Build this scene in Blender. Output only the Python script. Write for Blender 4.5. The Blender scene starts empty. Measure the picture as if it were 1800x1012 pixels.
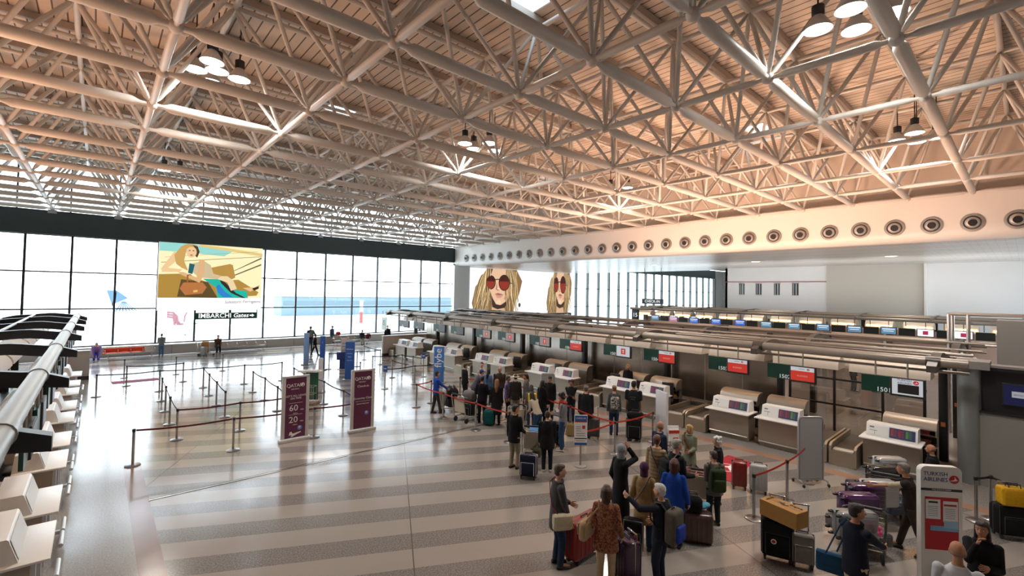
import bpy, bmesh, math, random
from mathutils import Vector, Matrix, Quaternion
random.seed(7)
C = bpy.context.scene.collection
PI = math.pi
# ---------------------------------------------------------------- camera model
FPX, PPY, EYE = 812.45, 490.0, 4.75
YAW, PIT, ROL = 0.73107773, 0.02880768, 0.01824502
_f = Vector((math.sin(YAW), math.cos(YAW), 0)); _r = Vector((math.cos(YAW), -math.sin(YAW), 0)); _u = Vector((0, 0, 1))
_f, _u = _f*math.cos(PIT)+_u*math.sin(PIT), _u*math.cos(PIT)-_f*math.sin(PIT)
_r, _u = _r*math.cos(ROL)+_u*math.sin(ROL), _u*math.cos(ROL)-_r*math.sin(ROL)
cd = bpy.data.cameras.new('camera'); cam = bpy.data.objects.new('camera', cd); C.objects.link(cam)
cd.sensor_width = 36; cd.sensor_fit = 'HORIZONTAL'; cd.lens = FPX/1800*36; cd.shift_y = -16/1800; cd.clip_end = 2000
cam.matrix_world = Matrix(((_r.x, _u.x, -_f.x, 0), (_r.y, _u.y, -_f.y, 0), (_r.z, _u.z, -_f.z, EYE), (0, 0, 0, 1)))
bpy.context.scene.camera = cam

def G(px, py, z=0.0):
    """the point of the floor (or of a level z) seen at a pixel of the survey photograph"""
    d = _r*((px-900)/FPX) - _u*((py-PPY)/FPX) + _f
    t = (z-EYE)/d.z
    return Vector((d.x*t, d.y*t, z))
def PX(p):
    d = Vector(p)-Vector((0, 0, EYE)); k = d.dot(_f)
    if k < .1: return None
    return (900+FPX*d.dot(_r)/k, PPY-FPX*d.dot(_u)/k, k)

# ---------------------------------------------------------------- materials
MATS = {}
def mat(name, col, rough=.5, metal=0.0, emit=None, es=0.0, noise=0, nscale=20, bump=0, coat=0, spec=None):
    if name in MATS: return MATS[name]
    m = bpy.data.materials.new(name); m.use_nodes = True; nt = m.node_tree; b = nt.nodes['Principled BSDF']
    b.inputs['Base Color'].default_value = (*col, 1); b.inputs['Roughness'].default_value = rough; b.inputs['Metallic'].default_value = metal
    if coat: b.inputs['Coat Weight'].default_value = coat
    if spec is not None: b.inputs['Specular IOR Level'].default_value = spec
    if emit:
        b.inputs['Emission Color'].default_value = (*emit, 1); b.inputs['Emission Strength'].default_value = es
    if noise or bump:
        tc = nt.nodes.new('ShaderNodeTexCoord'); n = nt.nodes.new('ShaderNodeTexNoise'); n.inputs['Scale'].default_value = nscale
        n.inputs['Detail'].default_value = 4; nt.links.new(tc.outputs['Object'], n.inputs['Vector'])
        if noise:
            r = nt.nodes.new('ShaderNodeMixRGB'); r.blend_type = 'MIX'
            r.inputs[1].default_value = (*[c*(1-noise) for c in col], 1); r.inputs[2].default_value = (*[min(1, c*(1+noise)) for c in col], 1)
            nt.links.new(n.outputs['Fac'], r.inputs[0]); nt.links.new(r.outputs[0], b.inputs['Base Color'])
        if bump:
            bp = nt.nodes.new('ShaderNodeBump'); bp.inputs['Strength'].default_value = bump; bp.inputs['Distance'].default_value = .02
            nt.links.new(n.outputs['Fac'], bp.inputs['Height']); nt.links.new(bp.outputs[0], b.inputs['Normal'])
    MATS[name] = m
    return m
def hx(h):
    h = h.lstrip('#'); c = [int(h[i:i+2], 16)/255 for i in (0, 2, 4)]
    return tuple((v/12.92 if v < .04045 else ((v+.055)/1.055)**2.4) for v in c)
def cloth(h, rough=.85):
    return mat('cloth_'+h, hx(h), rough, noise=.18, nscale=18, bump=.25, spec=.25)
def glow(h, s):
    c = hx(h); return mat('glow_%s_%g' % (h, s), tuple(v*.3 for v in c), .4, emit=c, es=s)
STEEL = mat('brushed_steel', (.62, .6, .57), .28, .95)
CHROME = mat('chrome', (.75, .74, .72), .15, 1.0)
BLACK = mat('black_plastic', (.018, .018, .02), .45)
RUBBER = mat('black_rubber', (.02, .02, .02), .8)
WHITE = mat('white_paint', (.78, .77, .74), .5)
TUBE = mat('beige_grey_tube_paint', (.60, .57, .53), .42, noise=.05, nscale=1.5)
WHITEP = mat('white_laminate', (.8, .79, .77), .35)
DARKM = mat('dark_bronze_metal', (.03, .03, .035), .4, .4)
GREYM = mat('grey_metal', (.33, .32, .31), .4, .6)

# ---------------------------------------------------------------- mesh helpers
def B(): return bmesh.new()
def box(bm, c, s, rz=0.0, rx=0.0, bev=0.0, seg=2, M=None, mi=0):
    n0 = len(bm.faces)
    r = bmesh.ops.create_cube(bm, size=1)
    vs = r['verts']
    bmesh.ops.scale(bm, vec=s, verts=vs)
    if bev > 0:
        es = list({e for v in vs for e in v.link_edges})
        rb = bmesh.ops.bevel(bm, geom=es, offset=min(bev, min(s)*.49), segments=seg, affect='EDGES', profile=.5)
        vs = list({v for f in bm.faces[n0:] for v in f.verts}) if False else list({v for v in rb['verts']} | {v for v in vs if v.is_valid})
    T = Matrix.Translation(c) @ Matrix.Rotation(rz, 4, 'Z') @ Matrix.Rotation(rx, 4, 'X')
    if M is not None: T = M @ T
    bmesh.ops.transform(bm, matrix=T, verts=vs)
    if mi:
        for f in {f for v in vs for f in v.link_faces}: f.material_index = mi
    return vs
def frame_z(d):
    d = Vector(d).normalized(); return d.to_track_quat('Z', 'Y').to_matrix()
def rings(bm, pts, n=12, capa=True, capb=True, mi=0, close=False):
    """pts: list of (center, rx, ry, R3x3)"""
    L = []
    for c, rx, ry, R in pts:
        c = Vector(c)
        L.append([bm.verts.new(c + R @ Vector((rx*math.cos(2*PI*k/n), ry*math.sin(2*PI*k/n), 0))) for k in range(n)])
    F = []
    for a, b in zip(L, L[1:] + ([L[0]] if close else [])):
        for k in range(n):
            F.append(bm.faces.new((a[k], a[(k+1) % n], b[(k+1) % n], b[k])))
    if not close:
        if capa: F.append(bm.faces.new(L[0][::-1]))
        if capb: F.append(bm.faces.new(L[-1]))
    for f in F: f.material_index = mi
    return F
def tube(bm, p, q, r, r2=None, n=10, mi=0, ends=None):
    p, q = Vector(p), Vector(q); R = frame_z(q-p); r2 = r if r2 is None else r2
    if ends:   # tapered ends: (length, end radius)
        l, e = ends; d = (q-p).normalized()
        pts = [(p, e, e, R), (p+d*l*.5, e, e, R), (p+d*l, r, r, R), (q-d*l, r2, r2, R), (q-d*l*.5, e, e, R), (q, e, e, R)]
    else: pts = [(p, r, r, R), (q, r2, r2, R)]
    return rings(bm, pts, n, mi=mi)
def path(bm, P, r, n=8, mi=0, close=False):
    P = [Vector(p) for p in P]; out = []
    for i, p in enumerate(P):
        a = P[i-1] if (i or close) else p; b = P[(i+1) % len(P)] if (i < len(P)-1 or close) else p
        rr = r[i] if isinstance(r, (list, tuple)) else r
        out.append((p, rr, rr, frame_z(b-a)))
    # keep rings from twisting
    for i in range(1, len(out)):
        x0 = out[i-1][3].col[0]; z = out[i][3].col[2]
        x = (x0 - z*x0.dot(z)).normalized(); y = z.cross(x)
        out[i] = (out[i][0], out[i][1], out[i][2], Matrix((x, y, z)).transposed())
    return rings(bm, out, n, mi=mi, close=close)
def ell(bm, c, r, R=None, u=14, v=8, mi=0):
    ret = bmesh.ops.create_uvsphere(bm, u_segments=u, v_segments=v, radius=1)
    M = Matrix.Translation(c) @ (R.to_4x4() if R is not None else Matrix()) @ Matrix.Diagonal((*r, 1))
    bmesh.ops.transform(bm, matrix=M, verts=ret['verts'])
    if mi:
        for f in {f for w in ret['verts'] for f in w.link_faces}: f.material_index = mi
def cap(bm, p, q, r0, r1, n=10):
    p, q = Vector(p), Vector(q); d = q-p
    if d.length < 1e-6: d = Vector((0, 0, 1e-4))
    R = frame_z(d); d.normalize(); pts = []
    for a in (80, 50, 20): pts.append((p-d*r0*math.sin(math.radians(a)), r0*math.cos(math.radians(a)), r0*math.cos(math.radians(a)), R))
    for a in (20, 50, 80): pts.append((q+d*r1*math.sin(math.radians(a)), r1*math.cos(math.radians(a)), r1*math.cos(math.radians(a)), R))
    rings(bm, pts, n)
def lathe(bm, prof, c=(0, 0, 0), n=20, mi=0, R=None):
    R = R or Matrix.Identity(3); c = Vector(c)
    return rings(bm, [(c + R @ Vector((0, 0, z)), max(r, 1e-4), max(r, 1e-4), R) for r, z in prof], n, mi=mi)
def prism(bm, poly, M, t, mi=0):
    """poly in xy, extruded t along z, placed by M"""
    a = [bm.verts.new(M @ Vector((x, y, 0))) for x, y in poly]; b = [bm.verts.new(M @ Vector((x, y, t))) for x, y in poly]
    n = len(poly); F = [bm.faces.new(a[::-1]), bm.faces.new(b)]
    for i in range(n): F.append(bm.faces.new((a[i], a[(i+1) % n], b[(i+1) % n], b[i])))
    for f in F: f.material_index = mi
    bmesh.ops.recalc_face_normals(bm, faces=F)
    return F
def quad(bm, *p, mi=0):
    f = bm.faces.new([bm.verts.new(Vector(x)) for x in p]); f.material_index = mi; return f
def finish(me, mats, smooth):
    for m in (mats if isinstance(mats, (list, tuple)) else [mats]): me.materials.append(m)
    if smooth:
        me.polygons.foreach_set('use_smooth', [True]*len(me.polygons))
        if smooth != 2:
            try: me.set_sharp_from_angle(angle=math.radians(40))
            except Exception: pass
def obj(name, bm, mats, parent=None, smooth=True, loc=None, rz=0.0, fix=True):
    if fix: bmesh.ops.recalc_face_normals(bm, faces=bm.faces)
    me = bpy.data.meshes.new(name); bm.to_mesh(me); bm.free(); finish(me, mats, smooth)
    o = bpy.data.objects.new(name, me); C.objects.link(o)
    if parent is not None: o.parent = parent
    if loc is not None: o.location = loc
    if rz: o.rotation_euler = (0, 0, rz)
    return o
def tag(o, label, cat, group=None, kind=None):
    o['label'] = label; o['category'] = cat
    if group: o['group'] = group
    if kind: o['kind'] = kind
    return o
def thing(name, label, cat, loc=(0, 0, 0), rz=0.0, group=None):
    o = bpy.data.objects.new(name, None); C.objects.link(o); o.empty_display_size = .1
    o.location = loc; o.rotation_euler = (0, 0, rz); return tag(o, label, cat, group)
def struct(name, bm, mats, smooth=False, parent=None, fix=True):
    o = obj(name, bm, mats, parent, smooth, fix=fix)
    if parent is None: o['kind'] = 'structure'
    return o
def dup(root, loc, rz, label, group=None):
    r = root.copy(); C.objects.link(r); r.location = loc; r.rotation_euler = (0, 0, rz); r['label'] = label
    if group: r['group'] = group
    for ch in root.children:
        c = ch.copy(); C.objects.link(c); c.parent = r
        for g in ch.children:
            d = g.copy(); C.objects.link(d); d.parent = c
    return r
def lettering(name, txt, size, M, m, parent, align='CENTER', depth=.002, shear=0.0, space=1.0, bold=0.0):
    cu = bpy.data.curves.new(name, 'FONT'); cu.body = txt; cu.size = size; cu.align_x = align; cu.align_y = 'CENTER'
    cu.extrude = depth; cu.shear = shear; cu.space_character = space; cu.resolution_u = 2; cu.offset = bold
    t = bpy.data.objects.new(name, cu); dg = None
    C.objects.link(t); bpy.context.view_layer.update()
    me = bpy.data.meshes.new_from_object(t.evaluated_get(bpy.context.evaluated_depsgraph_get()))
    bpy.data.objects.remove(t)
    me.materials.clear(); me.materials.append(m); me.transform(M)
    o = bpy.data.objects.new(name, me); C.objects.link(o); o.parent = parent
    return o
def MX(org, x, y):
    """frame with local x,y axes along world/parent directions x,y at org"""
    x = Vector(x).normalized(); y = Vector(y).normalized(); z = x.cross(y)
    return Matrix(((x.x, y.x, z.x, org[0]), (x.y, y.y, z.y, org[1]), (x.z, y.z, z.z, org[2]), (0, 0, 0, 1)))
def disc(bm, M, r, rx=None, n=24, t=.002, mi=0, a0=0, a1=360):
    k = n if a1-a0 < 360 else n-1
    P = [((rx or r)*math.cos(math.radians(a0+(a1-a0)*i/n)), r*math.sin(math.radians(a0+(a1-a0)*i/n))) for i in range(k+1)]
    prism(bm, P, M, t, mi)
ORD = 'first second third fourth fifth sixth seventh eighth ninth tenth eleventh twelfth thirteenth fourteenth fifteenth sixteenth seventeenth eighteenth nineteenth twentieth'.split()
ORD += ['twenty-'+w for w in ORD[:9]] + ['thirtieth'] + ['thirty-'+w for w in ORD[:9]]
LAMP_W, UP_W, SKY_S, SUN_S, EXPO = 390, 1080, 5.0, 5.0, 0.22
# ================================================================ SETTING
HX, WY, RZ, DZ = 27.9, 40.4, 9.4, 12.45      # frieze plane, window plane, lower chord level, deck level
def floor_mat():
    m = bpy.data.materials.new('terrazzo_floor'); m.use_nodes = True; nt = m.node_tree; N = nt.nodes; L = nt.links; b = N['Principled BSDF']
    tc = N.new('ShaderNodeTexCoord'); sp = N.new('ShaderNodeSeparateXYZ'); L.new(tc.outputs['Object'], sp.inputs[0])
    def mth(op, a, bb=None, c=None):
        n = N.new('ShaderNodeMath'); n.operation = op
        for i, v in enumerate((a, bb, c)):
            if v is None: continue
            if isinstance(v, (int, float)): n.inputs[i].default_value = v
            else: L.new(v, n.inputs[i])
        return n.outputs[0]
    X, Y = sp.outputs[0], sp.outputs[1]
    def mix(f, a, bb, blend='MIX'):
        n = N.new('ShaderNodeMixRGB'); n.blend_type = blend
        for i, v in enumerate((f, a, bb)):
            if isinstance(v, (int, float)): n.inputs[i].default_value = v
            elif isinstance(v, tuple): n.inputs[i].default_value = (*v, 1)
            else: L.new(v, n.inputs[i])
        return n.outputs[0]
    def noise(scale, det=3):
        n = N.new('ShaderNodeTexNoise'); n.inputs['Scale'].default_value = scale; n.inputs['Detail'].default_value = det
        L.new(tc.outputs['Object'], n.inputs['Vector']); return n.outputs['Fac']
    ux, uy = .460, .888
    pu = mth('ADD', mth('MULTIPLY', X, ux), mth('MULTIPLY', Y, uy)); pv = mth('SUBTRACT', mth('MULTIPLY', X, uy), mth('MULTIPLY', Y, ux))
    fr = mth('FRACT', mth('DIVIDE', mth('ADD', pu, 100*1.165-8.80), 1.165))
    dark = mth('LESS_THAN', fr, .485)
    def ramp(f, c0, c1, p0=.3, p1=.7):
        n = N.new('ShaderNodeValToRGB'); L.new(f, n.inputs[0]); n.color_ramp.elements[0].position = p0; n.color_ramp.elements[1].position = p1
        n.color_ramp.elements[0].color = (*c0, 1); n.color_ramp.elements[1].color = (*c1, 1); return n.outputs[0]
    spk = noise(38, 5); fine = noise(90, 2); big = noise(.35, 3)
    cdk = ramp(spk, (.11, .103, .097), (.285, .262, .245), .36, .64)
    clt = ramp(fine, (.30, .270, .242), (.385, .35, .315), .3, .7)
    cgr = ramp(spk, (.22, .21, .2), (.37, .35, .33), .36, .64)
    crd = ramp(fine, (.20, .125, .10), (.27, .17, .14), .3, .7)
    crr = ramp(fine, (.36, .19, .12), (.45, .25, .16), .3, .7)
    c = mix(dark, clt, cdk)
    # joints: along the stripe normal every 6.3 m, cross joint with the cable channel
    j1 = mth('LESS_THAN', mth('ABSOLUTE', mth('SUBTRACT', mth('MODULO', mth('ADD', pv, 60.0-.47), 6.0), 0.0)), .022)
    c = mix(j1, c, (.09, .08, .075))
    left = mth('LESS_THAN', X, 1.02); c = mix(left, c, crd)
    left2 = mth('LESS_THAN', X, .66); c = mix(left2, c, cgr)
    rr = mth('GREATER_THAN', X, 14.95); c = mix(rr, c, crr)
    rg = mth('GREATER_THAN', X, 15.33); c = mix(rg, c, cgr)
    c = mix(mth('MULTIPLY', big, .22), c, (.30, .27, .25))
    L.new(c, b.inputs['Base Color'])
    rgh = N.new('ShaderNodeMapRange'); L.new(noise(1.3, 4), rgh.inputs[0]); rgh.inputs[3].default_value = .10; rgh.inputs[4].default_value = .19
    L.new(rgh.outputs[0], b.inputs['Roughness']); b.inputs['Specular IOR Level'].default_value = .75
    wav = noise(1.1, 2); bp = N.new('ShaderNodeBump'); bp.inputs['Strength'].default_value = .06; bp.inputs['Distance'].default_value = .05
    L.new(wav, bp.inputs['Height']); L.new(bp.outputs[0], b.inputs['Normal'])
    return m
bm = B(); box(bm, (38, 17, -.1), (110, 47.4, .2)); struct('floor', bm, floor_mat(), fix=False)
# --- roof deck with daylight openings
def deck_mat():
    m = bpy.data.materials.new('ribbed_roof_deck'); m.use_nodes = True; nt = m.node_tree; N = nt.nodes; L = nt.links; b = N['Principled BSDF']
    tc = N.new('ShaderNodeTexCoord'); sp = N.new('ShaderNodeSeparateXYZ'); L.new(tc.outputs['Object'], sp.inputs[0])
    d = N.new('ShaderNodeMath'); d.operation = 'FRACT'; s = N.new('ShaderNodeMath'); s.operation = 'DIVIDE'; s.inputs[1].default_value = .3
    L.new(sp.outputs[0], s.inputs[0]); L.new(s.outputs[0], d.inputs[0])
    lt = N.new('ShaderNodeMath'); lt.operation = 'LESS_THAN'; lt.inputs[1].default_value = .13; L.new(d.outputs[0], lt.inputs[0])
    n = N.new('ShaderNodeTexNoise'); n.inputs['Scale'].default_value = .6; L.new(tc.outputs['Object'], n.inputs['Vector'])
    r = N.new('ShaderNodeValToRGB'); r.color_ramp.elements[0].color = (.54, .455, .375, 1); r.color_ramp.elements[1].color = (.64, .545, .455, 1); L.new(n.outputs['Fac'], r.inputs[0])
    mx = N.new('ShaderNodeMixRGB'); L.new(lt.outputs[0], mx.inputs[0]); L.new(r.outputs[0], mx.inputs[1]); mx.inputs[2].default_value = (.10, .075, .055, 1)
    L.new(mx.outputs[0], b.inputs['Base Color']); b.inputs['Roughness'].default_value = .6
    return m
SKY = [(7.55, 19.6), (8.1, 8.55), (22.3, 8.2), (7.7, 33), (22.0, 21.2)]
HW, HL = .62, .5
xs = sorted({-16., 28.6} | {v for x, y in SKY for v in (x-HW, x+HW)}); ys = sorted({-6., 40.7} | {v for x, y in SKY for v in (y-HL, y+HL)})
bm = B()
for xa, xb in zip(xs, xs[1:]):
    for ya, yb in zip(ys, ys[1:]):
        cx, cy = (xa+xb)/2, (ya+yb)/2
        if any(abs(cx-x) < HW and abs(cy-y) < HL for x, y in SKY): continue
        quad(bm, (xa, ya, DZ), (xa, yb, DZ), (xb, yb, DZ), (xb, ya, DZ))
        quad(bm, (xa, ya, DZ+.25), (xb, ya, DZ+.25), (xb, yb, DZ+.25), (xa, yb, DZ+.25))
bmesh.ops.remove_doubles(bm, verts=bm.verts, dist=1e-4)
o = struct('ceiling', bm, deck_mat(), fix=False)
def glass_mat():
    m = bpy.data.materials.new('clear_glazing'); m.use_nodes = True; nt = m.node_tree; N = nt.nodes; L = nt.links; N.remove(N['Principled BSDF'])
    t = N.new('ShaderNodeBsdfTransparent'); t.inputs[0].default_value = (.93, .97, .97, 1); g = N.new('ShaderNodeBsdfGlossy'); g.inputs['Roughness'].default_value = .02
    fr = N.new('ShaderNodeFresnel'); fr.inputs[0].default_value = 1.3; mx = N.new('ShaderNodeMixShader')
    L.new(fr.outputs[0], mx.inputs[0]); L.new(t.outputs[0], mx.inputs[1]); L.new(g.outputs[0], mx.inputs[2]); L.new(mx.outputs[0], N['Material Output'].inputs[0])
    return m
GLASS = glass_mat()
for i, (x, y) in enumerate(SKY):
    bm = B()
    for sx in (-1, 1): box(bm, (x+sx*(HW-.03), y, DZ+.12), (.06, 2*HL, .26))
    for sy in (-1, 1): box(bm, (x, y+sy*(HL-.03), DZ+.12), (2*HW, .06, .26))
    w = struct('window_%d' % (i+10), bm, WHITE)
    bm = B(); quad(bm, (x-HW, y-HL, DZ+.2), (x-HW, y+HL, DZ+.2), (x+HW, y+HL, DZ+.2), (x+HW, y-HL, DZ+.2)); obj('pane', bm, GLASS, w, False, fix=False)
# --- window wall
MULL = [-14.8, -12.5, -10.2, -7.8, -5.55, -3.32, -1.25, .88, 3.12, 5.34, 7.58, 9.85, 12.24, 14.6, 17.01, 19.37, 21.73, 24.0, 26.25, 28.0]
def slope_z(za, zb): return za, zb
bm = B()
for x in MULL: box(bm, (x, WY, 4.2), (.115, .2, 7.2))
for z in (.76, 3.18, 5.5, 7.78): box(bm, (6.6, WY, z), (43, .16, .085 if z > 1 else .12))
w1 = struct('window_1', bm, DARKM)
bm = B(); quad(bm, (-15, WY, .7), (28.2, WY, .7), (28.2, WY, 7.85), (-15, WY, 7.85)); obj('pane', bm, GLASS, w1, False, fix=False)
bm = B(); box(bm, (6.6, WY-.02, 8.5), (44, .5, 1.42)); struct('trim_1', bm, mat('dark_green_fascia', (.018, .032, .034), .45))
bm = B()
for k in range(-6, 12): box(bm, (.95+k*2.35, WY+.12, 10.8), (.09, .14, 3.3))
for z in (9.25, 12.4): box(bm, (6.6, WY+.12, z), (44, .14, .1))
w2 = struct('window_2', bm, DARKM)
bm = B(); quad(bm, (-15, WY+.12, 9.2), (28.2, WY+.12, 9.2), (28.2, WY+.12, 12.5), (-15, WY+.12, 12.5)); obj('pane', bm, GLASS, w2, False, fix=False)
bm = B(); box(bm, (-3.4, WY-.35, .36), (36.9-12.2+38.6, .6, .72), bev=.03)
bm.free(); bm = B(); box(bm, (6.6, WY-.38, .36), (43.2, .66, .64)); box(bm, (6.6, WY-.41, .71), (43.2, .76, .06), mi=1)
for x in range(-14, 29, 2): box(bm, (x, WY-.715, .36), (.015, .012, .6), mi=2)
struct('trim_2', bm, [mat('pale_grey_convector', (.42, .41, .40), .4, .2), WHITE, BLACK])
# end walls, side walls that close the hall
WALLM = mat('off_white_wall', (.66, .64, .62), .6, noise=.03, nscale=.7)
bm = B(); box(bm, (-15.2, 17, 6.2), (.4, 47.4, 12.8)); struct('wall_left', bm, WALLM)
bm = B(); box(bm, (6.6, -6.3, 6.2), (44, .4, 12.8)); box(bm, (69.5, -6.3, 6.2), (47, .4, 12.8)); struct('wall_front', bm, WALLM)
bm = B()  # unseen glazing added in the wall gap, letting daylight onto the back wall
for k in range(8): box(bm, (29.2+k*2.35, -6.3, 3.7), (.12, .2, 7.4))
for z in (.1, 2.6, 5.0, 7.3): box(bm, (37.2, -6.3, z), (17.6, .16, .1))
w4 = struct('window_9', bm, DARKM)
bm = B(); quad(bm, (28.6, -6.3, .1), (46, -6.3, .1), (46, -6.3, 7.4), (28.6, -6.3, 7.4)); obj('pane', bm, GLASS, w4, False, fix=False)
# frieze with rounded lower edge, gable above, soffit
bm = B(); P = [(0, 9.47), (0, 7.85)] + [(.45-.45*math.cos(a), 7.85-.45*math.sin(a)) for a in [PI/2*k/8 for k in range(1, 9)]] + [(.75, 7.4), (.75, 9.47)]
prism(bm, [(x, z) for x, z in P], MX((HX, 40.6, 0), (1, 0, 0), (0, 0, 1)), 46.7)
struct('wall_right', bm, mat('warm_white_frieze', (.82, .78, .74), .5), smooth=True)
bm = B(); box(bm, (HX+.55, 17.2, 10.9), (.3, 46.8, 3.1)); struct('wall_gable', bm, mat('beige_upper_wall', (.62, .54, .47), .6))
def soffit_mat():
    m = mat('metal_soffit', (.60, .585, .56), .32, .35); nt = m.node_tree; N = nt.nodes; L = nt.links; b = N['Principled BSDF']
    tc = N.new('ShaderNodeTexCoord'); sp = N.new('ShaderNodeSeparateXYZ'); L.new(tc.outputs['Object'], sp.inputs[0]); last = None
    for ax, per, wd, colr in ((1, .3, .06, .72), (0, 2.3, .06, 1.35)):
        s = N.new('ShaderNodeMath'); s.operation = 'DIVIDE'; s.inputs[1].default_value = per; L.new(sp.outputs[ax], s.inputs[0])
        f = N.new('ShaderNodeMath'); f.operation = 'FRACT'; L.new(s.outputs[0], f.inputs[0])
        t = N.new('ShaderNodeMath'); t.operation = 'LESS_THAN'; t.inputs[1].default_value = wd; L.new(f.outputs[0], t.inputs[0])
        mx = N.new('ShaderNodeMixRGB'); L.new(t.outputs[0], mx.inputs[0]); mx.inputs[1].default_value = (.60, .585, .56, 1)
        if last: L.new(last, mx.inputs[1])
        mx.inputs[2].default_value = tuple(min(1, .6*colr) for _ in range(3)) + (1,); last = mx.outputs[0]
    L.new(last, b.inputs['Base Color']); return m
bm = B(); box(bm, (HX+.7+9.4, 17.2, 7.5), (18.9, 46.8, .2)); struct('ceiling_soffit', bm, soffit_mat())
# back wall of the hall on the right: three panels, slit windows, red line
bm = B(); SL = [(18.18, 17.56), (16.71, 16.08), (15.17, 14.57), (13.72, 13.1)]
yc = [19.4] + [v for s in SL for v in s] + [11.1]
for a, b_ in zip(yc, yc[1:]):
    slit = (a, b_) in SL
    if slit: box(bm, (45.15, (a+b_)/2, 2.45), (.3, a-b_, 4.9)); box(bm, (45.15, (a+b_)/2, 6.7), (.3, a-b_, 1.5))
    else: box(bm, (45.15, (a+b_)/2, 3.7), (.3, a-b_, 7.4))
box(bm, (45.15, 2.4, 3.7), (.3, 17.4, 7.4)); box(bm, (45.9, 19.3, 3.7), (1.8, .2, 7.4))
struct('wall_back', bm, mat('white_plaster', (.80, .81, .82), .55, noise=.04, nscale=.5))
for i, (a, b_) in enumerate(SL):
    bm = B(); c = (a+b_)/2
    for y in (a-.03, b_+.03): box(bm, (45.05, y, 5.43), (.1, .06, 1.1))
    for z in (4.9, 5.97): box(bm, (45.05, c, z), (.1, a-b_, .06))
    w = struct('window_%d' % (i+20), bm, WHITE)
    bm = B(); box(bm, (45.2, c, 5.43), (.02, a-b_, 1.08)); obj('pane', bm, mat('dark_glass', (.05, .07, .075), .06, spec=.8), w, False)
    bm = B(); box(bm, (45.12, c-.04, 5.43), (.04, .1, 1.02)); box(bm, (45.12, c+.16, 5.43), (.03, .07, 1.02)); obj('jamb', bm, mat('pale_blue_grey', (.4, .47, .5), .4), w, False)
bm = B(); box(bm, (44.97, 15.25, 6.1), (.06, 8.3, .06)); struct('trim_3', bm, mat('red_line', (.33, .07, .06), .5))
bm = B(); box(bm, (44.95, 8.03, 5.4), (.1, 6.1, 4.0)); box(bm, (44.93, 8.03, 3.0), (.08, 6.1, .75), mi=1)
for y in (5.2, 7.7, 10.1): box(bm, (44.885, y, 3.0), (.015, .02, .7), mi=2)
struct('wall_panel', bm, [mat('greenish_grey_panel', (.52, .50, .45), .45), mat('cream_panel', (.58, .53, .40), .5), GREYM])
bm = B(); box(bm, (44.85, 4.93, 3.7), (.3, .14, 7.4)); struct('trim_4', bm, WHITE)
# the hall beyond: window wall, end wall, roof
bm = B()
for k in range(18): box(bm, (47.77+k*2.42, WY, 4.0), (.2, .35, 8.2))
for z in (3.0, 5.4, 8.05): box(bm, (67, WY, z), (42, .12, .07))
w3 = struct('window_3', bm, mat('dark_teal_mullion', (.05, .08, .085), .4))
bm = B(); quad(bm, (46, WY, .1), (88, WY, .1), (88, WY, 8.1), (46, WY, 8.1)); obj('pane', bm, GLASS, w3, False, fix=False)
bm = B(); box(bm, (67, WY-.1, 8.8), (43, .5, 1.5)); struct('trim_5', bm, mat('teal_grey_fascia', (.055, .085, .085), .45))
bm = B(); box(bm, (92.3, 30, 4.8), (.3, 22, 9.6)); box(bm, (90, WY, 4.8), (4.4, .3, 9.6)); struct('wall_far', bm, WALLM)
bm = B(); box(bm, (69.5, 29.9, 9.8), (46, 21.5, .2)); struct('ceiling_far', bm, mat('pale_deck', (.6, .6, .58), .6))
bm = B(); box(bm, (69.5, 19.2, 4.8), (46, .3, 9.6)); struct('wall_far_side', bm, WALLM)
bm = B(); box(bm, (28.75, WY-.2, 4), (2.0, .5, 6.9)); struct('wall_pier', bm, mat('blue_white_pier', (.84, .87, .88), .5))
bm = B(); box(bm, (38.2, WY+.2, 4), (17, .3, 7.4)); struct('wall_window_side', bm, WALLM)

# ================================================================ ROOF SPACE FRAME
XG = [-8.6, -5.4, -2.2, .9, 4.0, 7.2, 10.5, 14.0, 17.6, 21.3, 24.7, 27.75]
YG = [-2.8, -.6, 1.52, 3.65, 5.75, 7.9, 10.15, 12.55, 15.0, 17.4, 20.1, 22.5, 25.2, 27.6, 30.2, 32.8, 35.2, 37.8, 40.1]
UZ = 12.05
truss = thing('roof_space_frame', 'beige tubular steel space frame spanning the whole hall under the ribbed roof', 'roof truss', (10, 18, RZ))
T0 = Vector(truss.location)
xm = [(a+b_)/2 for a, b_ in zip(XG, XG[1:])]; ym = [(a+b_)/2 for a, b_ in zip(YG, YG[1:])]
jobs = {'main_chord': [], 'cross_chord': [], 'diagonal_strut': [], 'upper_chord': [], 'node': []}
for y in YG:
    for a, b_ in zip(XG, XG[1:]): jobs['main_chord'].append(((a+.1, y, RZ), (b_-.1, y, RZ), .125, (.3, .055)))
for x in XG:
    for a, b_ in zip(YG, YG[1:]): jobs['cross_chord'].append(((x, a+.1, RZ), (x, b_-.1, RZ), .08, (.2, .045)))
for i, x in enumerate(xm):
    for j, y in enumerate(ym):
        for dx in (0, 1):
            for dy in (0, 1):
                p = Vector((XG[i+dx], YG[j+dy], RZ)); q = Vector((x, y, UZ)); d = (q-p).normalized()
                jobs['diagonal_strut'].append((p+d*.12, q-d*.06, .055, (.15, .035)))
for y in ym:
    for a, b_ in zip(xm, xm[1:]): jobs['upper_chord'].append(((a, y, UZ), (b_, y, UZ), .068, None))
for x in xm:
    for a, b_ in zip(ym, ym[1:]): jobs['upper_chord'].append(((x, a, UZ), (x, b_, UZ), .068, None))
for x in XG:
    for y in YG: jobs['node'].append(((x, y, RZ), None, .125, None))
for x in xm:
    for y in ym: jobs['node'].append(((x, y, UZ), None, .1, None))
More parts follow.
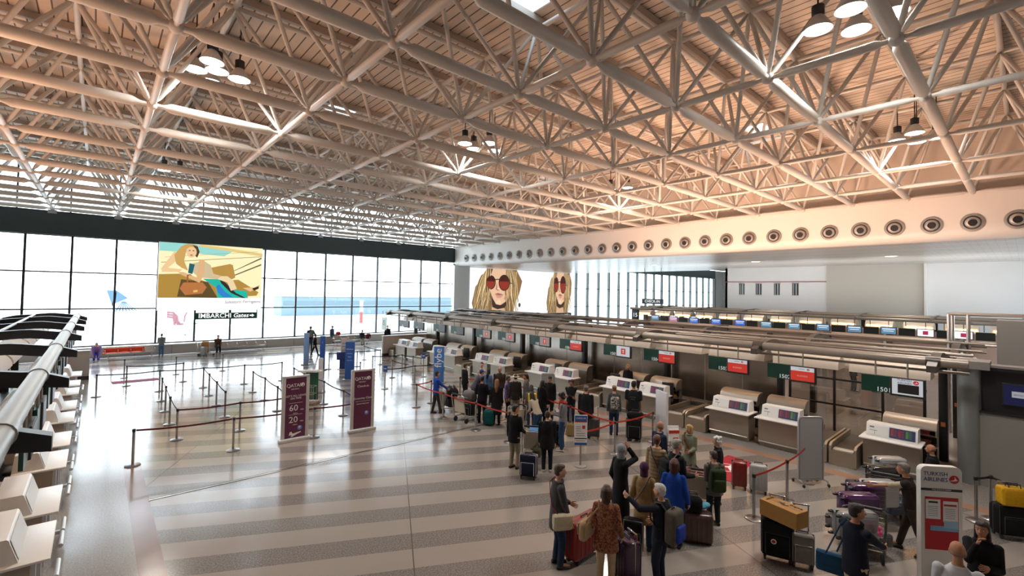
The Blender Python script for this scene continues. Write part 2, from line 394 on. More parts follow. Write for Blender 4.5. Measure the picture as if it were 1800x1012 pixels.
for kind, L in jobs.items():
    def big(j):
        c = PX(Vector(j[0])) ; e = PX(Vector(j[1])) if j[1] is not None else c
        if not c or not e: return 0
        if not any(-60 < v[0] < 1860 and -60 < v[1] < 700 for v in (c, e)): return 0
        return (math.hypot(c[0]-e[0], c[1]-e[1])+10)/max(1, (c[2]+e[2])/2)
    L.sort(key=big, reverse=True)
    rest = B()
    for k, (p, q, r, ends) in enumerate(L):
        bm = B() if k < 100 else rest
        if q is None: ell(bm, Vector(p)-T0, (r, r, r), u=12, v=8)
        else: tube(bm, Vector(p)-T0, Vector(q)-T0, r, n=12 if k < 300 else 8, ends=ends)
        if k < 100: obj(kind, bm, TUBE, truss)
    o = obj(kind, rest, TUBE, truss); o['kind'] = 'stuff'
# purlins under the deck (one set of beams, part of the frame) and bearings on the fascia
PUR = mat('purlin_paint', (.40, .34, .29), .5)
for y in ym:
    bm = B(); box(bm, Vector((9.6, y, DZ-.13))-T0, (36.4, .12, .2)); obj('purlin', bm, PUR, truss)
for x in XG[2:11]:
    bm = B(); box(bm, Vector((x, 40.08, 9.2))-T0, (.4, .14, .22)); obj('bearing', bm, GREYM, truss)
# ================================================================ AIR NOZZLES
proto = None
NZG = mat('nozzle_grey', (.34, .32, .30), .4, .3); NZD = mat('nozzle_dark', (.12, .115, .11), .45)
for k in range(30):
    y = 38.08-1.305*k
    lab = 'round grey air nozzle on the pale frieze, %s from the far window wall' % ORD[k]
    if proto is None:
        proto = thing('air_vent', lab, 'air vent', (HX-.016, y, 8.1), 0, 'round air nozzles along the frieze')
        R = Matrix.Rotation(-PI/2, 3, 'Y')
        bm = B(); lathe(bm, [(.39, -.01), (.39, .02), (.36, .035), (.27, .035), (.27, -.01)], n=28, R=R); obj('flange', bm, NZG, proto)
        R2 = Matrix.Rotation(-PI/2-.12, 3, 'Y') @ Matrix.Rotation(.1, 3, 'X')
        bm = B(); lathe(bm, [(.25, .045), (.245, .07), (.2, .12), (.15, .14), (.13, .05), (.125, .03)], n=24, R=R2); obj('swivel_cone', bm, mat('nozzle_light', (.5, .48, .46), .35, .4), proto)
        bm = B(); lathe(bm, [(.14, .12), (.13, .143), (.001, .143)], n=20, R=R2); obj('throat', bm, BLACK, proto)
        bm = B(); lathe(bm, [(.30, .036), (.295, .045), (.275, .045), (.27, .036)], n=24, R=R); obj('ring', bm, NZD, proto)
    else: dup(proto, (HX-.016, y, 8.1), 0, lab)

# ================================================================ HIGH BAY LAMPS (with their light)
LAMPON = glow('ffffff', 26.0)
def spot(name, loc, power, col, tgt=(0, 0, -1), ang=150, size=.25, blend=.6):
    ld = bpy.data.lights.new(name, 'SPOT'); ld.energy = power; ld.color = col; ld.spot_size = math.radians(ang); ld.spot_blend = blend; ld.shadow_soft_size = size
    o = bpy.data.objects.new(name, ld); C.objects.link(o); o.location = loc
    o.rotation_euler = Vector(tgt).to_track_quat('-Z', 'Y').to_euler(); return o
CL = [('cluster of five near the black-ribbed gantry', [(2.2, 14.4), (1.75, 14.7), (2.2, 15.3), (2.75, 14.55), (2.0, 13.9)]),
      ('nearest cluster above the cardboard box', [(11.0, 2.3), (11.35, 2.95), (11.95, 2.4), (11.75, 1.75)]),
      ('cluster by the near end of the frieze', [(20.9, 2.55), (21.5, 3.1), (22.15, 2.65), (22.0, 2.1)]),
      ('cluster in the middle of the roof', [(10.5, 14.6), (11.15, 13.9), (11.15, 14.9), (11.9, 14.5)]),
      ('pair above the long navy cross belt', [(2.3, 28.7), (2.9, 28.4)]),
      ('pair halfway along the frieze', [(21.2, 14.4), (20.9, 15.3)]),
      ('unlit pair far in the middle of the roof', [(10.6, 27.2), (11.2, 26.7)])]
lamp0 = {}
for ci, (where, pts) in enumerate(CL):
    lit = ci < 6
    for k, (x, y) in enumerate(pts):
        lab = '%s black-topped bell lamp in the %s' % (ORD[k], where)
        if lit not in lamp0:
            t = thing('high_bay_lamp', lab, 'ceiling lamp', (x, y, 10.5), 0, 'bell shaped hall lamps')
            bm = B(); tube(bm, (0, 0, .55), (0, 0, 1.6), .018, n=6); obj('hanger_rod', bm, DARKM, t)
            bm = B(); lathe(bm, [(.001, .56), (.06, .55), (.12, .52), (.12, .34), (.09, .3), (.001, .3)], n=16); obj('ballast_box', bm, BLACK, t)
            bm = B(); lathe(bm, [(.09, .31), (.13, .27), (.2, .16), (.27, .04), (.285, 0), (.265, .0), (.18, .15), (.09, .27)], n=24); obj('reflector', bm, mat('frosted_reflector', (.72, .72, .72), .35, .2), t)
            bm = B(); lathe(bm, [(.001, .012), (.2, .012), (.258, .02), (.258, .03), (.001, .03)], n=24); obj('lens', bm, LAMPON if lit else mat('dull_lens', (.5, .5, .5), .3), t)
            lamp0[lit] = t
        else: dup(lamp0[lit], (x, y, 10.5), 0, lab)
        if lit: spot('lamp_light', (x, y, 10.46), LAMP_W, (1, .93, .84), ang=155)

# ================================================================ BILLBOARDS
def board_poly(name, root, pts, h, m, org, sx, sy, z):
    """flat printed shape: pts in board units (0..1), laid on the board face"""
    bm = B(); prism(bm, [(x*sx, y*sy) for x, y in pts], org @ Matrix.Translation((0, 0, z)), .0015); return obj(name, bm, m, root, False)
def bl(n, r=1.0, c=(0, 0), sy=1.0, a0=0, a1=360):
    return [(c[0]+r*math.cos(math.radians(a0+(a1-a0)*i/n)), c[1]+r*sy*math.sin(math.radians(a0+(a1-a0)*i/n))) for i in range(n+(1 if a1-a0 < 360 else 0))]
def ink(h, s=1.0): return glow(h, s)
# fashion poster on the window wall: a reclining woman, a handbag and a sunlit terrace
W_, H_ = 6.45, 4.75
t = thing('fashion_billboard', 'big backlit fashion poster of a reclining woman with a tan handbag before the windows', 'billboard', (6.35, WY-.36, 3.05))
bm = B(); box(bm, (0, .06, H_/2), (W_, .1, H_)); obj('light_box', bm, ink('ffffff', .95), t)
bm = B(); box(bm, (0, .12, H_/2), (W_+.06, .06, H_+.06)); obj('case', bm, WHITE, t)
OR = MX((-W_/2, 0.008, 0), (1, 0, 0), (0, 0, 1)); OR = MX((-W_/2, .0, .0), (1, 0, 0), (0, 0, 1))
S0 = .815   # picture occupies the upper part
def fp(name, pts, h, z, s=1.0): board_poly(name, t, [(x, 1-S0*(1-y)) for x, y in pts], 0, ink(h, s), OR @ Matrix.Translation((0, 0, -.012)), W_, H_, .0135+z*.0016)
fp('terrace', [(0, 0), (1, 0), (1, 1), (0, 1)], 'f2e3b4', 0, .95)
fp('pool_water', [(0, .84), (.2, .84), (.6, .80), (.68, .9), (.3, 1), (0, 1)], '8fcfc8', 1, .9)
fp('pool_edge', [(.36, .96), (1, .84), (1, .90), (.6, .97), (.36, 1)], 'd9c07a', 2, .9)
fp('plank_line', [(.02, .63), (.99, .83), (.99, .84), (.02, .64)], '7d7350', 3, .8)
fp('plank_line', [(.55, .30), (.99, .66), (.99, .69), (.55, .32)], '6a664e', 3, .8)
fp('plank_line', [(.68, .50), (.99, .79), (.99, .82), (.70, .53)], '4e5b48', 3, .8)
fp('plank_line', [(.05, .73), (.95, .93), (.95, .936), (.05, .736)], 'a39666', 3, .8)
fp('sofa_seat', [(0, 0), (0, .42), (.18, .44), (.45, .3), (.75, .36), (.97, .12), (.95, .05), (.62, 0)], 'b08a3c', 4, .8)
fp('sofa_back', [(.47, .57), (.66, .66), (.69, .64), (.72, .40), (.68, .36), (.5, .44)], 'b98f45', 5, .8)
fp('sofa_shadow_side', [(.17, .02), (.2, .34), (.45, .3), (.55, .0)], '5d4a26', 5, .8)  # side of the sofa in shadow, printed dark in the poster picture
fp('long_skirt', [(.40, .36), (.57, .36), (.72, .16), (.84, .14), (.86, .0), (.55, .0), (.53, .2)], '19b3a0', 6, .85)
fp('skirt_band', [(.56, .36), (.62, .30), (.73, .10), (.84, .0), (.8, .0), (.68, .1), (.58, .28)], '2a2320', 7, .8)
fp('skirt_band', [(.53, .22), (.56, .26), (.62, .12), (.70, .02), (.60, .02), (.55, .1)], '2f7fd0', 7, .8)
fp('leg', [(.55, .42), (.64, .42), (.70, .34), (.74, .18), (.68, .14), (.64, .3), (.54, .36)], 'e8cfa2', 8, .85)
fp('foot', [(.80, .20), (.93, .22), (.98, .27), (.97, .2), (.88, .13)], 'dcb98a', 8, .85)
fp('sandal', [(.90, .19), (.97, .24), (.97, .19), (.92, .15)], '2a2018', 9, .8)
fp('blouse', [(.27, .62), (.40, .70), (.47, .62), (.50, .46), (.58, .42), (.54, .36), (.36, .38), (.30, .48)], 'cbb892', 9, .85)
fp('blouse_trim', [(.27, .64), (.32, .62), (.30, .44), (.26, .46)], '1e5f6b', 10, .8)
fp('arm', [(.36, .72), (.41, .72), (.41, .44), (.37, .28), (.20, .42), (.17, .47), (.22, .47), (.34, .38)], 'd9ae7e', 11, .85)
fp('arm', [(.21, .78), (.13, .84), (.02, .52), (.03, .46), (.18, .47), (.21, .52), (.08, .54)], 'e9c492', 11, .85)
fp('long_hair', [(.19, .94), (.25, 1), (.33, .98), (.36, .85), (.34, .76), (.31, .86), (.24, .9), (.22, .68), (.26, .5), (.2, .55), (.15, .62), (.13, .78)], 'c99f5b', 12, .85)
fp('dark_hair', [(.29, .98), (.34, .96), (.36, .86), (.34, .75), (.32, .78), (.33, .9)], '4c3722', 13, .8)
fp('face', bl(20, .048, (.285, .845), 2.1), 'e6bd90', 14, .9)
for dx in (-.018, .018): fp('eye', bl(10, .009, (.285+dx, .875), .9), '3b2a1c', 15, .8)
fp('lips', bl(10, .012, (.285, .79), .9), 'a0503e', 15, .8)
fp('handbag', [(.19, .17), (.22, .28), (.40, .29), (.44, .2), (.40, .08), (.24, .05)], 'b5713f', 16, .85)
fp('bag_handle', [(.25, .28), (.25, .42), (.28, .44), (.30, .41), (.295, .41), (.28, .42), (.265, .41), (.265, .28)], '9c5c30', 17, .85)
fp('bag_clasp', [(.315, .10), (.355, .11), (.355, .15), (.315, .14)], 'd9b75a', 18, .9)
lettering('lettering', 'Salvatore Ferragamo', .34, MX((W_*.31, -.004, H_*.125), (1, 0, .02), (0, 0, 1)), mat('ink_grey', (.25, .27, .28), .5), t, shear=.35, space=.9)
# sunglasses light box right of the frieze corner
W2, H2 = 16.5, 5.08
t = thing('sunglasses_billboard', 'long backlit poster with the same woman in round red sunglasses shown twice', 'billboard', (38.05, WY-.55, 2.25))
bm = B(); box(bm, (0, .16, H2/2), (W2, .3, H2)); obj('light_box', bm, ink('f4f8fb', .9), t)
OR2 = MX((-W2/2, 0, 0), (1, 0, 0), (0, 0, 1))
def woman(x0, w, cut=1.0):
    def pp(name, pts, h, z, s=.85):
        P = [(min(x0+x*w, .999), min(max(y, 0), 1)) for x, y in pts]
        board_poly(name, t, P, 0, ink(h, s), OR2, W2, H2, .011+z*.002)
    pp('hair', [(.05, 0), (.0, .25), (.06, .6), (.18, .78), (.26, 1), (.86, 1), (.98, .75), (.92, .45), (.82, .2), (.80, 0)], '8b6a44', 0)
    rr = random.Random(int(w*100))
    def strand(x0_, y0_, x1_, y1_, wd, amp, ph, h, z, top=.3, ex=1.3):
        L_, R_ = [], []
        for q in range(13):
            f = q/12; x = x0_+(x1_-x0_)*f**ex+amp*math.sin(ph+f*7.5)*f; y = y0_+(y1_-y0_)*f; ww = wd*(top+(1-top)*math.sin(PI*min(1, f*1.15+.05)))
            L_.append((x-ww, y)); R_.append((x+ww, y))
        pp('hair_strand', L_+R_[::-1], h, z)
    HC_ = ('d9bf8c', '5b4630', 'b08d5c', 'efdcae', '3f2f22', '9a774b')
    for i in range(26):
        f = i/25; strand(.34-.06*(1-f), 1.0, .03+.29*f+rr.uniform(-.015, .015), -.02, .011, .022, rr.uniform(0, 6), HC_[i % 6], 1, ex=.62+.6*f)
    for i in range(9): strand(.26, .92, .015+.012*i, .05+.02*i, .010, .012, rr.uniform(0, 6), HC_[(i*5+2) % 6], 1, ex=.38+.05*i)
    pp('neck', [(.36, 0), (.38, .28), (.60, .2), (.66, 0)], 'd8ad88', 2)
    pp('neck_shade', [(.38, .16), (.36, .4), (.58, .22), (.74, .36), (.62, .14), (.48, .11)], '3a2a22', 3)  # shade under the jaw, drawn as a dark shape in the poster picture
    pp('face', [(.30, .62), (.34, 1), (.68, 1), (.75, .72), (.74, .45), (.64, .28), (.54, .20), (.45, .22), (.38, .36)], 'e2b996', 4, .9)
    pp('forehead_hair', [(.26, 1), (.38, 1), (.33, .82), (.30, .6), (.27, .45), (.22, .66)], '6b5034', 5)
    for i in range(20):
        f = i/19; strand(.64+.12*f, 1.0, .66+.26*f+rr.uniform(-.015, .015), -.02+.1*f, .011, .022, rr.uniform(0, 6), HC_[(i*5+1) % 6], 5, ex=1.15-.6*f)
    for i in range(7): strand(.80+.01*i, .96, .90-.012*i, .3-.03*i, .010, .012, rr.uniform(0, 6), HC_[(i*5+2) % 6], 5, ex=.4+.06*i)
    for i in range(7): strand(.33-.012*i, 1.0, .33-.025*i, .30, .009, .016, rr.uniform(0, 6), HC_[(i+3) % 6], 6)
    for cx, r in ((.34, .085), (.605, .10)):
        pp('glasses_rim', bl(24, r+.012, (cx, .70), 1.62 if w > .4 else 2.0), '2a1c18', 6, .8)
        pp('glasses_lens', bl(24, r, (cx, .70), 1.62 if w > .4 else 2.0), '8e3020', 7, .9)
        pp('lens_upper', bl(16, r, (cx, .70), 1.62 if w > .4 else 2.0, 10, 170), '4a1a16', 8, .8)
    pp('glasses_bridge', [(.42, .775), (.51, .785), (.51, .765), (.42, .755)], '2a1c18', 7, .8)
    pp('glasses_arm', [(.70, .71), (.77, .70), (.77, .685), (.70, .69)], '2a1c18', 7, .8)
    pp('cheek_shade', [(.64, .62), (.735, .6), (.72, .46), (.64, .3), (.6, .34), (.66, .48)], 'c99a76', 5, .85)  # shading of the face, put into the printed colour
    pp('chin', bl(14, .05, (.50, .27), 1.0), 'ecc8a6', 5, .9)
    pp('nose_tip', bl(12, .03, (.485, .555), 1.1), 'efcdae', 5, .9)
    pp('nose_line', [(.46, .72), (.44, .55), (.48, .52), (.52, .54), (.47, .55)], 'a9785a', 6, .85)
    pp('upper_lip', [(.42, .44), (.48, .47), (.52, .46), (.60, .43), (.5, .42)], 'a65f56', 6, .85)
    pp('lower_lip', [(.43, .425), (.59, .42), (.54, .36), (.47, .36)], 'cf8f84', 6, .9)
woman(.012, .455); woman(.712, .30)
bm = B()
prism(bm, [(x*W2, y*H2) for x, y in bl(24, .019, (.43, .2), 3.6)], OR2 @ Matrix.Translation((0, 0, .028)), .002); obj('logo_ring', bm, ink('ffffff', 1.0), t, False)
bm = B(); prism(bm, [(x*W2, y*H2) for x, y in bl(20, .012, (.434, .2), 4.2)], OR2 @ Matrix.Translation((0, 0, .031)), .002); obj('logo_core', bm, ink('5a5048', .7), t, False)
DKS = mat('dark_green_sign', (.012, .03, .028), .4); SW = glow('ffffff', .9)
t = thing('wayfinding_strip', 'dark strip of white direction signs beneath the sunglasses poster', 'sign', (38.05, WY-.55, 1.65))
bm = B(); box(bm, (0, .16, .28), (W2, .3, .56)); obj('sign_body', bm, DKS, t)
for x, s in ((-1.6, 'TOILET ↑'), (.6, 'SHOPS ↑'), (2.4, 'BAR / ↑'), (4.2, 'CHECK-IN →'), (5.9, 'GATES ¡ →'), (7.4, 'EXIT →')):
    lettering('lettering', s.replace('¡', '101').replace('↑', '+').replace('→', '>'), .36, MX((x, 0, .28), (1, 0, 0), (0, 0, 1)), SW, t)
# boarding gates sign on the glazing
t = thing('boarding_gates_sign', 'dark green hanging sign with white boarding gates wording and an arrow', 'sign', (7.32, WY-.28, 2.36))
bm = B(); box(bm, (0, .04, .24), (4.1, .08, .48)); obj('sign_body', bm, mat('gate_sign_green', (.01, .07, .055), .4), t)
for x in (-2.02, .15, 2.02):
    bm = B(); box(bm, (x, .06, .5), (.06, .05, .34)); obj('hanger', bm, DARKM, t)
lettering('lettering', 'IMBARCHI', .46, MX((-.75, -.002, .245), (1, 0, 0), (0, 0, 1)), SW, t, depth=.006, bold=.006)
lettering('lettering', 'Gates', .44, MX((.92, -.002, .245), (1, 0, 0), (0, 0, 1)), SW, t, depth=.006, shear=.2, bold=.006)
bm = B(); prism(bm, [(0, -.05), (.16, -.05), (.16, -.13), (.32, 0), (.16, .13), (.16, .05), (0, .05)], MX((1.52, .0, .24), (1, 0, 0), (0, 0, 1)), .006); obj('arrow', bm, SW, t, False)

# ================================================================ OUTSIDE: apron, aircraft, vehicles
bm = B(); box(bm, (25, 340, -9.55), (900, 590, .1)); o = struct('ground', bm, mat('pale_concrete_apron', (.62, .62, .60), .8), fix=False)
AW = mat('aircraft_white', (.8, .82, .84), .35)
def aircraft(label, org, rz, L, r, finl, finm):
    t = thing('aircraft', label, 'aircraft', org, rz)
    bm = B(); R = frame_z((1, 0, 0))
    rings(bm, [(Vector((x*L, 0, z+r)), max(rr*r, .05), max(rr*r, .05), R) for x, rr, z in ((-.5, .1, r*1.2), (-.42, .45, r*.9), (-.3, .8, r*.5), (-.15, 1, r*.2), (.3, 1, r*.2), (.42, .85, r*.15), (.48, .45, 0), (.5, .08, -.1))], 20)
    obj('fuselage', bm, AW, t)
    bm = B(); prism(bm, finl, MX((-.5*L, .15, 2.2*r+1.0), (1, 0, 0), (0, 0, 1)), .3); obj('tail_fin', bm, finm, t)
    for s in (-1, 1):
        bm = B(); prism(bm, [(0, 0), (.2*L*.55, 0), (-.02*L, .33*L), (-.07*L, .33*L)], MX((-.05*L, s*r*.8, r*.9), (1, 0, 0), (0, s, 0.05)), .35 * 1); obj('wing', bm, AW, t)
        bm = B(); prism(bm, [(0, 0), (3.2, 0), (.2, 6), (-1.0, 6)], MX((-.46*L, s*.5, 2.2*r), (1, 0, 0), (0, s, 0.05)), .2); obj('tailplane', bm, AW, t)
        bm = B(); R = frame_z((1, 0, 0)); rings(bm, [(Vector((x, s*r*2.6, .6)), q, q, R) for x, q in ((-2, .5), (0, .95), (1.6, 1.0), (2.0, .8))], 16); obj('engine', bm, mat('engine_blue', (.25, .33, .5), .4), t)
    for x, y in ((.36*L, 0), (-.04*L, -2), (-.04*L, 2)):
        bm = B(); tube(bm, (x, y, .9), (x, y, -1.4), .14); lathe(bm, [(.001, -.2), (.55, -.18), (.55, .18), (.001, .2)], (x, y, -1.45), R=frame_z((0, 1, 0))); obj('landing_gear', bm, BLACK, t)
    return t
PB = mat('sky_blue_livery', (.055, .115, .19), .5); PR = mat('rose_livery', (.21, .075, .085), .5)
# tail with a blue globe, nose to the right
t = aircraft('white airliner with a blue tail and a globe grid beyond the windows', (20.5, 160.0, -7.0), 0, 40, 2.0, [(-.2, 5.0), (2.0, 5.0), (7.5, .2), (2.2, -.6)], AW)
bm = B(); prism(bm, [(-.15, 4.95), (1.9, 4.95), (4.3, 2.9), (1.0, 1.2), (1.6, -.5)], MX((-18.5, -.16, 5.4), (1, 0, 0), (0, 0, 1)), .02); obj('tail_stripe', bm, PB, t)
bm = B()
for k in range(7):
    a = -60+k*20
    prism(bm, [(3.3+a/60*.3, 2.2), (3.45+a/60*.3, 2.2), (4.2+a/60*2.2, -.4), (3.85+a/60*2.2, -.4)], MX((-18.5, -.17, 5.2), (1, 0, 0), (0, 0, 1)), .02)
obj('globe_grid', bm, PB, t)
lettering('lettering', 'UNITED', 1.0, MX((-2.2, -2.14, 1.7), (1, 0, 0), (0, 0, 1)), mat('grey_letter', (.14, .16, .18), .5), t, space=1.5)
t = aircraft('white airliner with a rose wave emblem on its tail beyond the windows', (29.5, 124.0, -8.1), 0, 39, 1.9, [(-.2, 4.6), (2.4, 4.6), (7.5, .2), (2.2, -.6)], AW)
bm = B()
for k in range(3):
    P = [(.3, 3.1-k*.5), (1.4, 3.0-k*.55), (2.1-k*.25, 2.2-k*.5), (2.2-k*.25, 1.2-k*.4), (2.7-k*.2, .5-k*.3), (3.3-k*.2, .45-k*.3)]
    path(bm, [(x-18.4, -.2, z+4.1) for x, z in P], .24, n=6)
path(bm, [(x-18.4, -.2, z+4.1) for x, z in ((3.4, .9), (3.5, 2.2), (3.8, 3.0))], .17, n=6)
obj('wave_emblem', bm, PR, t)
# red and white mast, service vehicles
t = thing('lattice_mast', 'red and white striped mast standing on the apron', 'mast', (35.5, 80, -9.5))
for k in range(6):
    bm = B(); tube(bm, (0, 0, k*2.05), (0, 0, (k+1)*2.05), .3, n=10); obj('section', bm, [mat('mast_red', (.25, .05, .04), .5), WHITE][k % 2], t)
VH = [(21.5, 66, 4.2, 'pale blue service van parked on the apron'), (26.5, 70, 5.5, 'white catering truck parked beyond the mast'), (42, 72, 6.5, 'blue ramp bus beside the glazed corner'), (48, 74, 4.5, 'grey tow tractor on the apron')]
for i, (x, y, l, lab) in enumerate(VH):
    t = thing('service_vehicle', lab, 'vehicle', (x*1.45, y*1.45, -9.5)); vm = [mat('van_blue', (.06, .11, .17), .4), WHITE, mat('bus_blue', (.06, .12, .16), .4), mat('tractor_grey', (.14, .14, .14), .5)][i]
    bm = B(); box(bm, (-.15*l, 0, 1.5), (.7*l, 2, 2.1), bev=.1); obj('body', bm, vm, t)
    bm = B(); box(bm, (.34*l, 0, 1.25), (.3*l, 1.9, 1.5), bev=.25); obj('cab', bm, vm, t)
    bm = B(); box(bm, (.42*l, 0, 1.65), (.17*l, 1.92, .5), bev=.05); obj('windscreen', bm, mat('dark_glass', (.05, .07, .075), .06), t)
    for sx in (-.33, .33):
        for sy in (-.9, .9):
            bm = B(); lathe(bm, [(.001, -.14), (.42, -.12), (.42, .12), (.001, .14)], (sx*l, sy, .44), R=frame_z((0, 1, 0)), n=14); obj('wheel', bm, RUBBER, t)
t = thing('pier_building', 'low blue terminal pier far across the apron', 'building', (150, 260, -9.5))
bm = B(); box(bm, (0, 0, 5), (160, 14, 10)); obj('wall', bm, mat('pier_pale_blue', (.135, .19, .22), .5), t)
bm = B(); box(bm, (0, -7.05, 6.6), (158, .2, 2.2)); obj('window_band', bm, mat('pier_glass', (.09, .14, .17), .3), t)
bm = B(); box(bm, (0, 0, 10.3), (162, 16, .6)); obj('roof', bm, mat('pier_roof', (.6, .62, .63), .5), t)
# ================================================================ CHECK-IN ISLANDS
RIBB = mat('rib_brown_grey', (.10, .085, .075), .4, .3); RIBD = mat('rib_black', (.022, .023, .026), .35, .2)
TUBB = mat('gantry_tube_right', (.34, .30, .26), .38, .4); TUBL = mat('gantry_tube_left', (.36, .36, .34), .4, .3)
SHADE = mat('cream_reflector_hood', (.72, .63, .53), .5)
BULB = glow('ffc98a', 9.0)
def rib_z(u):
    K = [(-.4, 3.12), (0, 3.2), (.9, 3.3), (2, 3.22), (3.2, 2.95), (4, 2.85), (4.8, 2.95), (6, 3.22), (7.1, 3.3), (8, 3.2), (8.4, 3.12)]
    for (a, za), (b, zb) in zip(K, K[1:]):
        if a <= u <= b:
            f = (u-a)/(b-a); f = f*f*(3-2*f); return za+(zb-za)*f
    return 3.0
def gantry(label, x0, s, ribs, y0, y1, ribm, tubm, xoff=-.05):
    t = thing('check_in_gantry', label, 'gantry', (x0+s*4, (y0+y1)/2, 0)); o = Vector(t.location)
    def W(u, y, z): return Vector((x0+s*u, y, z))-o
    for y in ribs:
        bm = B(); top = []; bot = []
        for i in range(45):
            u = -.4+8.8*i/44; z = rib_z(u); e = min(min(i, 44-i)/2.0, 1); th = .27-.10*(1-e); z -= .07*(1-e)
            top.append((u, z)); bot.append((u, z-th))
        poly = top+bot[::-1]
        prism(bm, [(s*u, z) for u, z in poly], MX((x0-o.x, y+.1-o.y, 0), (1, 0, 0), (0, 0, 1)), .2)
        rb = obj('rib', bm, ribm, t)
        for u in (0, 8):
            bm = B(); R = frame_z((0, 1, 0)); rings(bm, [(W(u, y-.15, 3.13), .142, .142, R), (W(u, y+.15, 3.13), .142, .142, R)], 16); obj('clamp', bm, ribm if s > 0 else tubm, rb)
    for u in (0, 8):
        bm = B(); tube(bm, W(u, y0, 3.13), W(u, y1, 3.13), .125, n=16); obj('main_tube', bm, tubm, t)
        bm = B(); tube(bm, W(u+(.3 if u == 0 else -.3), y0, 2.86), W(u+(.3 if u == 0 else -.3), y1, 2.86), .04, n=8); obj('cable_rail', bm, tubm, t)
    for u in (1.5, 2.6, 5.4, 6.5):
        bm = B(); tube(bm, W(u, y0, rib_z(u)-.02), W(u, y1, rib_z(u)-.02), .045, n=8); obj('purlin_tube', bm, tubm, t)
    for y in ribs:
        for u in (2.1, 5.9):
            bm = B(); box(bm, W(u, y, 1.5), (.26, .2, 3.0), bev=.02); c = obj('column', bm, RIBD, t)
            bm = B(); box(bm, W(u-.14*1, y, 1.15), (.03, .1, .12)); obj('socket_box', bm, mat('orange_switch', (.5, .16, .05), .5), c)
    R = frame_z((0, 1, 0))
    for a, b in zip(ribs, ribs[1:]):
        h = (b-a)/2
        for k in (0, 1):
            ya = a+k*h+.16; yb = a+(k+1)*h-.12
            for u, zc, r in ((1.35, 2.5, .42), (4.0, 2.35, .45), (6.65, 2.5, .42)):
                bm = B(); n = 14
                for (r_, fl) in ((r, 1), (r-.02, -1)):
                    A = [bm.verts.new(W(u+r_*math.cos(PI*i/n)*s, ya, zc+r_*math.sin(PI*i/n)*.9)) for i in range(n+1)]
                    D = [bm.verts.new(W(u+r_*math.cos(PI*i/n)*s, yb, zc+r_*math.sin(PI*i/n)*.9)) for i in range(n+1)]
                    for i in range(n): bm.faces.new((A[i], A[i+1], D[i+1], D[i]))
                for yy in (ya, yb):
                    bm.faces.new([bm.verts.new(W(u+r*math.cos(PI*i/n)*s, yy, zc+r*math.sin(PI*i/n)*.9)) for i in range(n+1)])
                sh = obj('reflector_hood', bm, SHADE, t, fix=False)
                bm = B(); tube(bm, W(u, ya+.25, zc+.16), W(u, yb-.25, zc+.16), .03, n=6); obj('lamp', bm, BULB, sh)
            for u in (2.6, 5.4):
                yy = (ya+yb)/2; bm = B(); R3 = frame_z((0, 1, 0))
                rings(bm, [(W(u, yy-.55, 2.72), .02, .05, R3), (W(u, yy-.45, 2.72), .16, .06, R3), (W(u, yy+.45, 2.72), .16, .06, R3), (W(u, yy+.55, 2.72), .02, .05, R3)], 14); obj('uplighter', bm, STEEL, t)
    return t
RIB1 = [1.66, 5.97, 10.45, 15.0, 19.6, 24.2, 28.6, 31.7]
RIBL = [7.4, 11.7, 16.4, 21.0, 25.4, 29.4, 32.6]
gantry('brown-ribbed steel gantry over the check-in island with counters 1501 to 1513', 16.4, 1, RIB1, 1.0, 32.4, RIBB, TUBB)
gantry('black-ribbed steel gantry over the check-in row along the other side of the hall', -.72, -1, RIBL, 5.0, 33.0, RIBD, TUBL)

